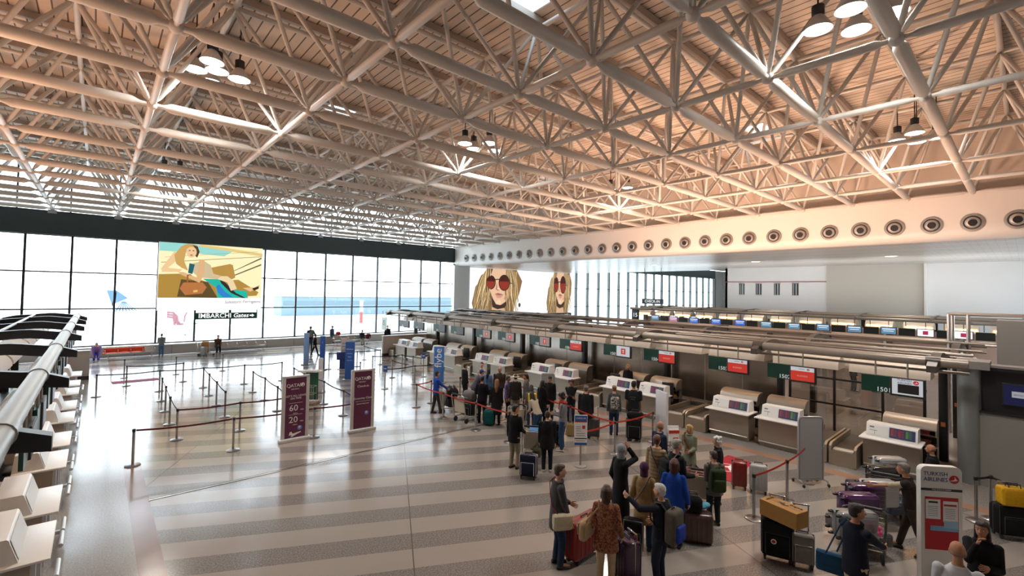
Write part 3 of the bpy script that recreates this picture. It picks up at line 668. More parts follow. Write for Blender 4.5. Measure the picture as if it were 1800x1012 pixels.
# ---- desks
PANB = mat('notice_blue', (.035, .05, .14), .4); PANW = mat('notice_white', (.72, .75, .76), .4); SHEET = mat('paper', (.78, .78, .76), .6)
DESKF = mat('desk_front_metal', (.33, .29, .24), .38, .55)
def desk(label, x, y, rz, L, left=False):
    t = thing('check_in_desk', label, 'check-in desk', (x, y, 0), rz, 'check-in desks of the numbered island' if not left else 'check-in desks of the facing row')
    F = DESKF if not left else mat('desk_side_brown', (.36, .30, .25), .45)
    bm = B(); box(bm, (.42, 0, .5), (.56, L, .78)); box(bm, (.45, 0, .06), (.46, L-.04, .12)); obj('body', bm, F, t)
    bm = B(); box(bm, (.34, 0, .905), (.8, L+.12, .04), bev=.012); obj('counter_top', bm, WHITEP, t)
    bm = B(); P = [(.26, .925), (.36, 1.25), (.38, 1.27), (.70, 1.27), (.74, .925)]
    prism(bm, P, MX((0, L*.46, 0), (1, 0, 0), (0, 0, 1)), L*.92); obj('screen_housing', bm, WHITEP, t)
    M = MX((.31-.006, -0, 1.09), (0, -1, 0), (.29, 0, .957))
    hw = L*.42
    if not left:
        bm = B(); prism(bm, [(-hw, -.13), (-.05, -.13), (-.05, .13), (-hw, .13)], M @ Matrix.Translation((0, 0, 0)), .006)
        a = obj('notice_sheet', bm, SHEET, t)
        bm = B(); prism(bm, [(-hw+.03, .0), (-hw+.2, .0), (-hw+.2, -.015), (-hw+.15, -.015), (-hw+.15, -.11), (-hw+.14, -.11), (-hw+.14, -.015), (-hw+.03, -.015)], M @ Matrix.Translation((0, 0, .006)), .002)
        prism(bm, [(-hw+.03, .06), (-hw+.13, .06), (-hw+.13, .1), (-hw+.03, .1)], M @ Matrix.Translation((0, 0, .006)), .002); obj('diagram', bm, mat('print_grey', (.2, .2, .25), .5), a)
        bm = B(); prism(bm, [(-.04, -.13), (hw, -.13), (hw, .14), (-.04, .14)], M, .006); b = obj('notice_board', bm, PANB, t)
        for i, h in enumerate(('a8482c', 'a8332c', '5f9a3a')):
            bm = B()
            for r in range(6):
                x0 = -.01+i*hw/3.2; prism(bm, [(x0, .085-r*.033), (x0+.055, .085-r*.033), (x0+.055, .11-r*.033), (x0, .11-r*.033)], M @ Matrix.Translation((0, 0, .006)), .002)
                prism(bm, [(x0+.065, .09-r*.033), (x0+.125, .09-r*.033), (x0+.125, .1-r*.033), (x0+.065, .1-r*.033)], M @ Matrix.Translation((0, 0, .006)), .002)
            obj('colour_column', bm, mat('notice_'+h, hx(h), .5), b)
        bm = B(); tube(bm, (.1, -L/2+.03, .17), (.1, L/2-.03, .17), .022, n=8); obj('kick_rail', bm, STEEL, t)
    else:
        for sy in (-1, 1):
            bm = B(); tube(bm, (-.1, sy*L*.03, .3), (-.1, sy*L*.48, .3), .035, n=10); obj('bumper_bar', bm, mat('white_bumper', (.66, .68, .7), .3, .3), t)
        bm = B(); box(bm, (.08, 0, .3), (.3, .06, .06)); box(bm, (.12, L*.4, .45), (.06, .12, .9)); box(bm, (.12, -L*.4, .45), (.06, .12, .9)); obj('post', bm, mat('pale_metal', (.6, .63, .66), .3, .4), t)
        bm = B(); prism(bm, [(-hw, -.15), (hw, -.15), (hw, .15), (-hw, .15)], M, .006); obj('blank_panel', bm, PANW, t)
        bm = B(); box(bm, (.8, -L*.2, 1.1), (.2, L*.3, .3), bev=.02); obj('terminal', bm, mat('grey_terminal', (.35, .36, .37), .4), t)
    return t
DX = 15.78
Y0 = lambda k: 4.6+4.52*k
SLOTS = [(1501, 1.92, 3.12, .22)]
for k in range(6):
    SLOTS.append((1502+2*k, Y0(k)+.03, Y0(k)+1.2, 0)); SLOTS.append((1503+2*k, Y0(k)+1.5, Y0(k)+2.8, 0))
for n, a, b, dx in SLOTS:
    desk('steel-fronted check-in desk under counter sign %d, %s from the near end of the numbered island' % (n, ORD[n-1501]), DX+dx, (a+b)/2, 0, b-a)
LS = []
for k in range(-1, 5):
    LS += [9.2+4.36*k, 11.0+4.36*k]
for i, y in enumerate(LS[:-1]):
    desk('white-topped desk under the black-ribbed gantry, %s from the near end' % ORD[i], -.42, y+.66, PI, 1.3, True)
# ---- baggage conveyors between the desks
BELT = mat('conveyor_belt', (.07, .06, .05), .55); CSIDE = mat('conveyor_side', (.36, .31, .24), .35, .6)
def conveyor(label, x, y, w, D):
    t = thing('baggage_conveyor', label, 'conveyor', (x, y, 0), 0, 'short baggage belts between the desks')
    bm = B(); box(bm, (D/2, 0, .2), (D, w-.12, .4)); obj('body', bm, CSIDE, t)
    for s in (-1, 1):
        bm = B(); prism(bm, [(0, .02), (0, .52), (.12, .6), (D, .6), (D, .02)], MX((0, s*(w/2-.03)+.03, 0), (1, 0, 0), (0, 0, 1)), .06); obj('side_guard', bm, CSIDE, t)
    bm = B(); box(bm, (D/2+.16, 0, .42), (D-.34, w-.14, .04)); obj('belt', bm, BELT, t)
    bm = B(); box(bm, (.16, 0, .43), (.24, w-.16, .05), bev=.01); obj('front_plate', bm, mat('bright_plate', (.75, .72, .66), .3, .5), t)
CV = [(3.2, 3.85, '1501 and 1502, nearer'), (3.9, 4.55, '1501 and 1502, farther')]
for k in range(6):
    a = Y0(k)+2.87; CV += [(a, a+.76, '%d and %d, nearer' % (1503+2*k, 1504+2*k)), (a+.8, a+1.56, '%d and %d, farther' % (1503+2*k, 1504+2*k))]
for a, b, lab in CV[:-1]: conveyor('steel-sided baggage belt between desks %s, %s from the near end' % (lab, ORD[CV.index((a, b, lab))]), DX+.02, (a+b)/2, b-a, 2.2)
# ---- shelf units behind the desks
def shelf(label, x, y, rz, opened, L=1.25, black=False):
    t = thing('shelf_unit', label, 'shelf', (x, y, 0), rz)
    hood = [(.0, 1.08), (.04, 1.2), (.14, 1.29), (.3, 1.33), (.5, 1.33)]
    bm = B(); q = [(a, b) for a, b in hood] + [(.5, 1.30)] + [(a+.025, b-.03) for a, b in hood[::-1]]
    prism(bm, q, MX((0, L/2, 0), (1, 0, 0), (0, 0, 1)), L); obj('curved_hood', bm, mat('hood_steel', (.42, .39, .35), .45, .6), t)
    bm = B(); box(bm, (.47, 0, .66), (.04, L, 1.3)); obj('back_panel', bm, mat('brown_board', (.12, .085, .06), .5), t)
    for z in (.06, .62, .92):
        bm = B(); box(bm, (.24, 0, z), (.44, L, .03)); obj('shelf_board', bm, STEEL if z > .1 else BLACK, t)
    for s in (-1, 0, 1):
        bm = B(); prism(bm, [(.0, .05), (.0, 1.06)]+[(a, b-.03) for a, b in hood]+[(.46, .05)] if not opened else [(.02, .9), (0, 1.08)]+[(a, b-.03) for a, b in hood]+[(.46, 1.25), (.46, .05), (.3, .05), (.3, .9)], MX((0, s*(L/2-.015)+.015, 0), (1, 0, 0), (0, 0, 1)), .03); obj('side_panel', bm, STEEL if s else mat('brown_board', (.12, .085, .06), .5), t)
    if not opened:
        bm = B(); box(bm, (.01, 0, .56), (.03, L, 1.0)); obj('front_door', bm, STEEL, t)
    return t
PAP = ['c9c2b4', '9c2f25', 'b9793a', 'd8d3c8', '6b3b25']
for i, (n, a, b, dx) in enumerate(SLOTS):
    op = n <= 1504
    yc = (a+b)/2+.25 - (.45 if n == 1501 else 0)
    shelf('%s-hooded steel shelf unit%s behind desk %d, %s from the near end' % ('curved', ' full of papers' if op else '', n, ORD[n-1501]), DX+dx+1.55, yc, 0, op, b-a)
    if op:
        for k in range(5):
            w = .13+.05*((k*7+n) % 3); hgt = .08+.04*((k*3+n) % 4); lev = .935 if k < 3 else .635
            bm = B()
            for q in range(4): box(bm, (0, .004*(q % 2), hgt*(q+.5)/4), (.22, w, hgt/4-.003), bev=.004, seg=1)
            o = obj('paper_stack', bm, mat('paper_'+PAP[(k+n) % 5], hx(PAP[(k+n) % 5]), .7), None, loc=(DX+dx+1.55+.2, yc-.36+.24*(k % 3)*(b-a)/1.2, lev))
            tag(o, '%s pile of forms, %s shelf behind %s numbered desk from near end' % (['left end', 'middle', 'right end', 'lower left', 'lower middle'][k], 'upper' if k < 3 else 'lower', ORD[n-1501]), 'paper', 'paper stacks behind the near desks')
# ---- back partition of the island, dark podium, end screens
BACKP = mat('dull_stainless_panel', (.42, .39, .35), .24, .9, noise=.16, nscale=1.2)
t = thing('back_partition', 'long dull stainless steel partition behind desks 1502 to 1513', 'partition', (18.9, 18, 0)); o_ = Vector(t.location)
for a, b in zip(RIB1[1:-1], RIB1[2:-1]+[30.75]):
    for k in range(3):
        ya = a+(b-a)*k/3; yb = a+(b-a)*(k+1)/3
        bm = B(); box(bm, Vector((18.9, (ya+yb)/2, 1.28))-o_, (.05, yb-ya-.02, 2.3), bev=.006, seg=1); obj('panel', bm, BACKP, t)
bm = B(); box(bm, Vector((18.9, 18.36, 2.45))-o_, (.1, 24.8, .05)); obj('top_rail', bm, STEEL, t)
bm = B(); box(bm, Vector((18.9, 18.36, .07))-o_, (.1, 24.8, .14)); obj('plinth', bm, BLACK, t)
SMK = bpy.data.materials.new('smoked_glass'); SMK.use_nodes = True
nt = SMK.node_tree; nt.nodes.remove(nt.nodes['Principled BSDF']); a_ = nt.nodes.new('ShaderNodeBsdfTransparent'); a_.inputs[0].default_value = (.62, .57, .5, 1)
g_ = nt.nodes.new('ShaderNodeBsdfGlossy'); g_.inputs['Roughness'].default_value = .03; m_ = nt.nodes.new('ShaderNodeMixShader'); m_.inputs[0].default_value = .16
nt.links.new(a_.outputs[0], m_.inputs[1]); nt.links.new(g_.outputs[0], m_.inputs[2]); nt.links.new(m_.outputs[0], nt.nodes['Material Output'].inputs[0])
t = thing('glazed_partition', 'black-framed glass partition behind desk 1501', 'partition', (18.75, 3.6, 0)); o_ = Vector(t.location)
for y in (5.75, 4.4, 3.1, 2.1):
    bm = B(); box(bm, Vector((18.75, y, 1.25))-o_, (.07, .07, 2.5)); obj('mullion', bm, RIBD, t)
for z in (.12, 1.15, 2.0):
    bm = B(); box(bm, Vector((18.75, 3.9, z))-o_, (.06, 3.7, .06)); obj('rail', bm, RIBD, t)
bm = B(); quad(bm, *[Vector(p)-o_ for p in ((18.75, 2.1, .1), (18.75, 5.75, .1), (18.75, 5.75, 2.4), (18.75, 2.1, 2.4))]); obj('pane', bm, SMK, t, False, fix=False)
bm = B(); box(bm, (17.76, 16.0, .045), (1.86, 29.4, .09)); tag(obj('staff_platform', bm, mat('dark_brown_matting', (.075, .055, .045), .6)), 'dark brown staff floor strip behind the numbered desks', 'platform')
bm = B(); box(bm, (-4.3, 18.0, .045), (6.0, 29, .09)); tag(obj('staff_platform', bm, mat('black_matting', (.012, .012, .013), .3)), 'black staff floor strip under the black-ribbed gantry', 'platform')
bm = B(); box(bm, (-1.75, 18.0, .45), (.7, 26, .72), bev=.02); tag(obj('collector_belt', bm, mat('black_belt', (.012, .012, .013), .28)), 'long black collector belt behind the white-topped desk row', 'conveyor')
bm = B(); box(bm, (17.95, 19.5, .35), (.55, 25, .5), bev=.02); tag(obj('collector_belt', bm, BELT), 'long dark collector belt in front of the stainless partition', 'conveyor')
t = thing('end_screen', 'low beige end screen closing the numbered island towards the windows', 'partition', (15.4, 30.9, 0))
bm = B(); box(bm, (2.6, .1, .77), (5.2, .2, 1.3), bev=.03); obj('panel', bm, mat('beige_screen', (.42, .37, .33), .5), t)
bm = B(); box(bm, (2.6, .1, .09), (5.2, .24, .18)); obj('plinth', bm, BLACK, t)
bm = B(); box(bm, (2.6, .1, 1.43), (5.24, .26, .04)); obj('cap', bm, WHITEP, t)
t = thing('end_screen', 'grey end screen closing the white-topped desk row by the benches', 'partition', (-.15, 31.4, 0))
bm = B(); box(bm, (-.7, .1, .8), (1.4, .2, 1.25), bev=.02); obj('panel', bm, mat('grey_screen', (.36, .35, .34), .5), t)
bm = B(); box(bm, (-.7, .1, .09), (1.4, .24, .18)); obj('plinth', bm, BLACK, t)
bm = B(); box(bm, (-.7, .1, 1.44), (1.44, .26, .04)); obj('cap', bm, WHITEP, t)
# office chairs behind some desks
ch0 = None
for k, (x, y, rz, lab) in enumerate([(17.0, 9.6, .4, 'behind desk 1504'), (17.1, 2.4, 2.8, 'behind desk 1501'), (16.95, 15.6, 0, 'behind desk 1507'), (17.0, 18.6, .3, 'behind desk 1508'), (17.0, 23.3, .2, 'behind desk 1510'), (17.0, 12.2, .2, 'behind desk 1505'), (-1.25, 10.8, 3, 'behind the nearest white-topped desks'), (-1.3, 15.2, 3.3, 'behind the middle white-topped desks')]):
    l = 'black swivel office chair %s' % lab
    if ch0: dup(ch0, (x, y, .09), rz, l); continue
    ch0 = thing('office_chair', l, 'chair', (x, y, .09), rz, 'staff chairs')
    for i in range(5):
        a = i*2*PI/5; bm = B(); tube(bm, (0, 0, .1), (.28*math.cos(a), .28*math.sin(a), .06), .025, .018, n=6); lg = obj('leg', bm, BLACK, ch0)
        bm = B(); ell(bm, (.28*math.cos(a), .28*math.sin(a), .03), (.03, .03, .03), u=8, v=6); obj('caster', bm, RUBBER, lg)
    bm = B(); tube(bm, (0, 0, .09), (0, 0, .45), .03, n=8); obj('gas_lift', bm, GREYM, ch0)
    bm = B(); box(bm, (0, 0, .48), (.48, .48, .09), bev=.04); obj('seat', bm, BLACK, ch0)
    bm = B(); box(bm, (.24, 0, .85), (.07, .46, .6), bev=.05, rx=0); obj('backrest', bm, BLACK, ch0)
    bm = B(); tube(bm, (.16, 0, .45), (.25, 0, .7), .025, n=6); obj('back_strut', bm, BLACK, ch0)
# ---- number panels with screens
GRN = mat('counter_sign_green', (.006, .045, .03), .35); SCRW = glow('cfd3d8', .55); SCRR = glow('c8382c', .6); SCRG = glow('b9a8a4', .30); SCRB = glow('6e7078', .22); LET = glow('e9ece9', .5)
TA_RED = glow('c81f2c', .55)
def bird(root, M, r, m1, m2):
    """round emblem with a stylised bird stroke"""
    bm = B(); disc(bm, M, r, r*1.08); o = obj('emblem', bm, m1, root, False)
    bm = B(); s = r; prism(bm, [(-.95*s, -.32*s), (-.2*s, -.15*s), (.15*s, .1*s), (.05*s, .75*s), (.45*s, .1*s), (.75*s, -.18*s), (.3*s, -.28*s), (-.3*s, -.42*s)], M @ Matrix.Translation((0, 0, .002)), .002); obj('emblem_bird', bm, m2, o, False)
def counter_sign(n, x, y, z, s, style, labx='', w=.64, number=True):
    """s=-1 faces -x ; parts run along y, far half green, near half screen"""
    t = thing('counter_sign', labx, 'sign', (x, y, z), 0 if s < 0 else PI)
    tilt = .12
    bm = B(); box(bm, (0, w/2+.02, 0), (.05, w, .46)); p = obj('number_panel', bm, GRN, t)
    if number: lettering('lettering', str(n), .17, MX((-.027, w*.24, -.15), (0, -1, 0), (0, 0, 1)), LET, t, depth=.002)
    bm = B(); box(bm, (-.01, -w/2-.03, -.015), (.09, w+.1, .5), bev=.012); obj('screen_case', bm, BLACK, t)
    M = MX((-.057, -w/2-.03, -.0), (0, -1, 0), (0, 0, 1))
    def pan(name, x0, x1, y0, y1, m, k=0):
        bm = B(); prism(bm, [(x0, y0), (x1, y0), (x1, y1), (x0, y1)], M @ Matrix.Translation((0, 0, .001*k)), .002); return obj(name, bm, m, t, False)
    h = .21; q = w/2
    if style == 'turk1':
        pan('screen', -q, q, -h, h, SCRW); pan('screen_block', -.2, .24, -.17, .07, BLACK, 2)
        lettering('screen_text', 'TURKISH\nAIRLINES', .075, M @ Matrix.Translation((-.06, .14, .004)), mat('navy_ink', (.03, .05, .2), .5), t)
        bird(t, M @ Matrix.Translation((.18, .14, .003)), .055, TA_RED, SCRW)
    elif style == 'red':
        pan('screen', -q, q, -h, h, SCRW); pan('screen_block', -q, q, -h, .09, SCRR, 2)
        lettering('screen_text', 'TURKISH', .045, M @ Matrix.Translation((-.02, .15, .004)), mat('navy_ink', (.03, .05, .2), .5), t); bird(t, M @ Matrix.Translation((.16, .15, .003)), .035, TA_RED, SCRW)
        lettering('screen_text', 'BUSINESS', .07, M @ Matrix.Translation((0, -.06, .004)), glow('e8a39a', .5), t)
    elif style == 'square':
        pan('screen', -q, q, -h, h, SCRG if n > 1506 else SCRW); pan('screen_block', -.1, .12, -.12, .12, SCRR, 2)
        bm = B(); prism(bm, [(-.05, .05), (.06, .07), (.02, -.02), (.06, -.06), (-.02, -.07), (.0, 0)], M @ Matrix.Translation((0, 0, .005)), .002); obj('screen_mark', bm, SCRW, t, False)
    else: pan('screen', -q, q, -h, h, SCRB)
    for yy in (w*.5+.02, -w*.5-.03):
        bm = B(); tube(bm, (.0, yy, .22), (.0, yy, 3.05-z), .022, n=8); obj('hanger', bm, TUBB, t)
    bm = B(); box(bm, (.09, -w/2-.03, 0), (.12, .3, .22), bev=.02); obj('mount', bm, BLACK, t)
    return t
SY = {1501: 2.53, 1502: 5.02, 1503: 6.97, 1504: 9.6, 1505: 11.57}
ST = {1501: 'turk1', 1502: 'red', 1503: 'red', 1504: 'red', 1505: 'square', 1506: 'red', 1507: 'square', 1508: 'square', 1509: 'square', 1510: 'blank', 1511: 'blank', 1512: 'blank', 1513: 'blank'}
for n in range(1501, 1514):
    y = SY.get(n) or (SY[1504]+4.52*((n-1504)//2) if n % 2 == 0 else SY[1505]+4.52*((n-1505)//2))
    d = {'turk1': 'white screen with dark block', 'red': 'white and red screen', 'square': 'pale screen with red square', 'blank': 'blank grey screen'}[ST[n]]
    counter_sign(n, 16.38, y, 2.38, -1, ST[n], 'green counter sign %d with %s, %s from the near end' % (n, d, ORD[n-1501]))
for i, y in enumerate([9.9, 11.8, 14.2, 16.1, 18.5, 20.4, 22.9, 24.8, 27.2, 29.1]):
    counter_sign(0, -.70, y, 2.4, 1, 'blank', 'dark screen and panel under the black-ribbed gantry, %s from the near end' % ORD[i], number=False)
# info sign at the far end of the tube, wayfinding over the second island
t = thing('information_sign', 'pale translucent information sign hanging at the window end of the gantry', 'sign', (16.3, 32.6, 2.15))
bm = B(); box(bm, (0, 0, .05), (.06, .7, .95)); obj('panel', bm, mat('pale_green_panel', (.55, .66, .6), .35), t)
lettering('lettering', 'IS', .55, MX((-.035, 0, .1), (0, -1, 0), (0, 0, 1)), mat('deep_green', (.05, .2, .14), .5), t)
bm = B(); tube(bm, (0, .25, .5), (0, .25, 1.0), .02); tube(bm, (0, -.25, .5), (0, -.25, 1.0), .02); obj('hanger', bm, TUBB, t)

# ================================================================ SECOND ISLAND, far side
X2 = 36.0
PINK = mat('rose_beige_wall', (.52, .36, .28), .5)
t = thing('far_island_partition', 'rose beige partition of the second check-in island beyond the gantry', 'partition', (X2+2.2, 10, 0)); o_ = Vector(t.location)
yy = -1.0
for k in range(7):
    ln = 3.55; bm = B(); box(bm, Vector((X2+2.2, yy+ln/2, 1.4))-o_, (.15, ln-.35, 2.8)); obj('panel', bm, PINK, t)
    bm = B(); box(bm, Vector((X2+2.0, yy+ln-.17, 1.55))-o_, (.3, .3, 3.1)); obj('pilaster', bm, mat('brown_pilaster', (.16, .1, .08), .5), t); yy += ln
t = thing('far_island_gantry', 'slim steel gantry with lit cream hoods over the second island', 'gantry', (X2, 10, 0)); o_ = Vector(t.location)
for (dx, z, r) in ((0, 3.5, .1), (1.6, 3.62, .08), (3.0, 3.66, .1), (6, 3.5, .1)):
    bm = B(); tube(bm, Vector((X2+dx, -1, z))-o_, Vector((X2+dx, 24, z))-o_, r, n=10); obj('main_tube', bm, TUBB, t)
for k in range(7):
    y = .2+k*3.6; bm = B(); P = [(-.5, 3.45), (0, 3.62), (1.6, 3.74), (3.2, 3.8), (6, 3.62), (6.4, 3.5), (6, 3.44), (3.2, 3.6), (0, 3.45)]
    prism(bm, P, MX((0, y-o_.y, 0), (1, 0, 0), (0, 0, 1)), .12); obj('rib', bm, RIBB, t)
    bm = B(); box(bm, Vector((X2+2.6, y, 1.7))-o_, (.22, .22, 3.4)); obj('column', bm, RIBD, t)
for k in range(13):
    y = .1+k*1.88; bm = B(); n = 8
    prism(bm, [(.5*math.cos(PI*i/n), .42*math.sin(PI*i/n)) for i in range(n+1)], MX((1.3, y+1.25-o_.y, 2.95), (1, 0, 0), (0, 0, 1)), 1.4); hd = obj('reflector_hood', bm, SHADE, t)
    bm = B(); tube(bm, (.76, y-o_.y-.1, 3.08), (.76, y+1.15-o_.y, 3.08), .035, n=6); obj('lamp', bm, BULB, hd)
SB = glow('3f6fd0', .75); SB2 = glow('6f9ec0', .55); SV = glow('c98bb0', .6); SWH = glow('eef2fb', .95)
for i, (px, py, m, d) in enumerate([(1152, 558, SB2, 'pale blue'), (1184, 561, SV, 'violet'), (1220, 563, SB, 'royal blue'), (1259, 565, SB, 'royal blue'), (1301, 567, SB, 'bright blue'), (1347, 570, SB2, 'grey blue'), (1396, 573, SB2, 'pale blue'), (1447, 575, SB2, 'pale blue'), (1502, 578, SB2, 'steel blue'), (1562, 581, SB2, 'steel blue'), (1627, 585, SWH, 'white'), (1694, 589, SWH, 'white')]):
    d_ = _r*((px-900)/FPX) - _u*((py-PPY)/FPX) + _f; k = X2/d_.x; y = d_.y*k; z = EYE+d_.z*k
    t = thing('far_counter_screen', '%s lit screen under the second island gantry, %s from the near end' % (d, ORD[11-i]), 'sign', (X2, y, z))
    bm = B(); box(bm, (0, 0, 0), (.08, .78, .46), bev=.01); obj('screen_case', bm, BLACK, t)
    bm = B(); box(bm, (-.045, 0, 0), (.01, .70, .39)); obj('screen', bm, m, t)
    bm = B(); box(bm, (0, -.85, -.02), (.06, .75, .44)); obj('number_panel', bm, mat('dark_panel', (.012, .016, .014), .4), t)
    if m in (SB, SB2, SV):
        bm = B(); box(bm, (-.052, 0, .1), (.004, .6, .05)); box(bm, (-.052, 0, -.02), (.004, .5, .03)); obj('screen_text', bm, SWH, t)
    else:
        bm = B(); box(bm, (-.052, 0, 0), (.004, .24, .22)); obj('screen_mark', bm, glow('c0305a', .6), t)
    for yy in (0, -.8):
        bm = B(); tube(bm, (.02, yy, .22), (.02, yy, 3.5-z), .02, n=6); obj('hanger', bm, DARKM, t)
t = thing('wayfinding_sign', 'small dark direction sign hanging before the far glazing', 'sign', G(1140, 541, 3.9)); t.location = (40.5, 24.5, 4.1)
bm = B(); box(bm, (0, 0, 0), (.1, 2.3, .5)); obj('sign_body', bm, DKS, t)
lettering('lettering', 'CHECK-IN', .36, MX((-.055, 0, 0), (0, -1, 0), (0, 0, 1)), SW, t)
bm = B(); tube(bm, (0, -.9, .25), (0, -.9, 3.3), .02, n=6); tube(bm, (0, .9, .25), (0, .9, 3.3), .02, n=6); obj('hanger', bm, DARKM, t)
t = thing('letter_sign', 'white upright sign with dark letters at the end of the second island', 'sign', (36.2, 23.6, 2.9))
bm = B(); box(bm, (0, 0, 0), (.1, .75, 1.1), bev=.03); obj('panel', bm, DKS, t)
lettering('lettering', '15', .5, MX((-.055, 0, 0), (0, -1, 0), (0, 0, 1)), SW, t)
bm = B(); tube(bm, (0, 0, .5), (0, 0, .9), .03, n=6); obj('hanger', bm, DARKM, t)
p = G(1060, 583); t = thing('kiosk', 'green and black kiosk standing before the far glazing', 'kiosk', (29.5, 30.0, 0))
bm = B(); box(bm, (0, 0, 1.25), (1.2, 2.2, 2.5), bev=.03); obj('cabinet', bm, BLACK, t)
bm = B(); box(bm, (-.605, .5, 1.6), (.02, .8, 1.1)); box(bm, (.0, -1.11, 1.6), (.8, .02, 1.1)); obj('green_panel', bm, glow('58b02c', .5), t)
# escalator in the hall beyond
t = thing('escalator', 'grey escalator with glass sides climbing by the far white wall', 'escalator', (84.5, 30.5, 0), 0)
sl = [(0, 0), (1.5, 0), (9.5, 5.2), (11.5, 5.2), (11.5, 4.2), (9.8, 4.2), (2.0, -.0)]
for yy in (-.9, .75):
    bm = B(); prism(bm, [(0, 0), (1.5, 0.1), (9.5, 5.0), (12, 5.0), (12, 6.0), (9.3, 6.0), (1.2, 1.0), (0, 1.0)], MX((-3, yy+.15, 0), (1, 0, 0), (0, 0, 1)), .15); obj('balustrade', bm, mat('blue_grey_glass', (.2, .27, .3), .15, spec=.8), t)
    bm = B(); path(bm, [(-3, yy+.07, 1.04), (-1.8, yy+.07, 1.04), (6.3, yy+.07, 6.05), (9, yy+.07, 6.05)], .07, n=8); obj('handrail', bm, BLACK, t)
bm = B()
for k in range(22):
    box(bm, (-1.6+k*.37, 0, .1+k*.225), (.4, 1.4, .24))
obj('steps', bm, GREYM, t)
bm = B(); prism(bm, [(-1.6, 0), (9, 0), (9, 4.9), (6.4, 4.9)], MX((0, .8, 0), (1, 0, 0), (0, 0, 1)), 1.6); obj('truss', bm, mat('dark_truss', (.12, .12, .12), .5), t)

# ================================================================ SCREEN WALL AND PLANT AT THE NEAR END
t = thing('screen_wall', 'grey screen wall with a rounded pillar end and a dark recess holding a blue display', 'kiosk wall', (17.0, 1.15, 0))
GW = mat('grey_wall_panel', (.26, .255, .235), .45)
bm = B(); lathe(bm, [(.23, 0), (.23, 2.98)], (.2, -.1, 0), n=24); obj('pillar', bm, mat('grey_blue_pillar', (.22, .24, .24), .35, .2), t)
bm = B(); prism(bm, [(-.1, .15), (.75, .15), (.75, -.5), (-.1, -.5)], MX((0, 0, 2.98), (1, 0, 0), (0, 1, 0)), .2); obj('pillar_cap', bm, mat('grey_cap', (.3, .29, .28), .45), t)
bm = B(); box(bm, (.25, -2.3, .93), (.3, 4.0, 1.86)); obj('lower_panel', bm, GW, t)
bm = B(); box(bm, (.33, -2.3, 2.42), (.2, 4.0, 1.12)); box(bm, (.16, -2.3, 1.89), (.2, 4.0, .05)); box(bm, (.16, -2.3, 3.0), (.24, 4.0, .06)); obj('recess', bm, BLACK, t)
bm = B(); box(bm, (.25, -2.3, 3.08), (.45, 4.0, .06)); obj('top_shelf', bm, mat('grey_cap', (.3, .29, .28), .45), t)
bm = B(); box(bm, (.19, -1.15, 2.4), (.06, .9, .56), bev=.01); sc = obj('display', bm, BLACK, t)
bm = B(); box(bm, (.155, -1.15, 2.4), (.01, .84, .5)); obj('display_screen', bm, glow('222658', .3), sc)
bm = B(); box(bm, (.148, -1.15, 2.42), (.006, .56, .15)); obj('display_banner', bm, glow('b9bac2', .45), sc)
lettering('lettering', 'BRITISH AIRWAYS', .05, MX((.144, -1.1, 2.41), (0, -1, 0), (0, 0, 1)), mat('navy_ink', (.03, .05, .2), .5), t)
bm = B(); prism(bm, [(-.02, 0), (.1, .02), (.02, .045), (-.05, .045)], MX((.146, -1.3, 2.44), (0, -1, 0), (0, 0, 1)), .002); obj('ribbon_mark', bm, TA_RED, t, False)
t = thing('plant_frame', 'open grey tubular frame around a cabinet above the near gantry end', 'frame', (23.0, 1.2, 0))
for dx, dy in ((0, .7), (0, .2), (1.2, .7), (1.2, -1.2)):
    bm = B(); tube(bm, (dx, dy, 0), (dx, dy, 4.25), .06, n=10); obj('post', bm, STEEL, t)
for z in (3.2, 4.25):
    bm = B(); tube(bm, (0, .75, z), (0, -1.6, z), .05, n=8); tube(bm, (1.2, .75, z), (1.2, -1.6, z), .05, n=8); tube(bm, (0, .7, z), (1.2, .7, z), .05, n=8); obj('rail', bm, STEEL, t)
bm = B(); box(bm, (.3, -1.35, 2.05), (1.3, 1.7, 4.1)); obj('cabinet', bm, mat('grey_cabinet', (.34, .34, .33), .5), t)
# ================================================================ BELT POSTS
REDB = mat('red_belt', hx('b8321f'), .7); MARB = mat('maroon_belt', hx('5e1420'), .7); NAVB = mat('navy_belt', hx('1b1e33'), .7)
POSTM = mat('post_chrome', (.42, .41, .40), .25, .9)
_post = {}
PH = .96
def stanchion(label, p, to=(), beltm=None, group='belt posts', gold=False):
    p = Vector((p[0], p[1], 0))
    key = 0
    t = thing('belt_stanchion', label, 'barrier post', p, 0, None)
    if key not in _post:
        a = B(); lathe(a, [(.001, 0), (.175, 0), (.175, .018), (.15, .032), (.05, .04), (.001, .04)], n=24)
        b = B(); tube(b, (0, 0, .03), (0, 0, PH-.06), .032, n=14)
        c = B(); lathe(c, [(.001, PH-.08), (.038, PH-.08), (.04, PH-.01), (.03, PH), (.001, PH)], n=14)
        _post[key] = [obj('base', a, mat('base_steel', (.26, .25, .245), .3, .8), t), obj('post', b, POSTM, t), obj('belt_head', c, BLACK, t)]
    else:
        for o in _post[key]:
            q = o.copy(); C.objects.link(q); q.parent = t
    for q in to:
        d = Vector((q[0], q[1], 0))-p; n = Vector((-d.y, d.x, 0)).normalized()*.003; bm = B(); K = 10; rows = []
        for i in range(K+1):
            f = .02+.96*i/K; c = d*f+Vector((0, 0, PH-.045-.05*math.sin(PI*i/K)*min(1, d.length/2.5)))
            rows.append([bm.verts.new(c+o) for o in (n+Vector((0, 0, .024)), n-Vector((0, 0, .024)), -n-Vector((0, 0, .024)), -n+Vector((0, 0, .024)))])
        for u, v in zip(rows, rows[1:]):
            for k in range(4): bm.faces.new((u[k], u[(k+1) % 4], v[(k+1) % 4], v[k]))
        obj('belt', bm, beltm or MARB, t, False)
    return t
g = G
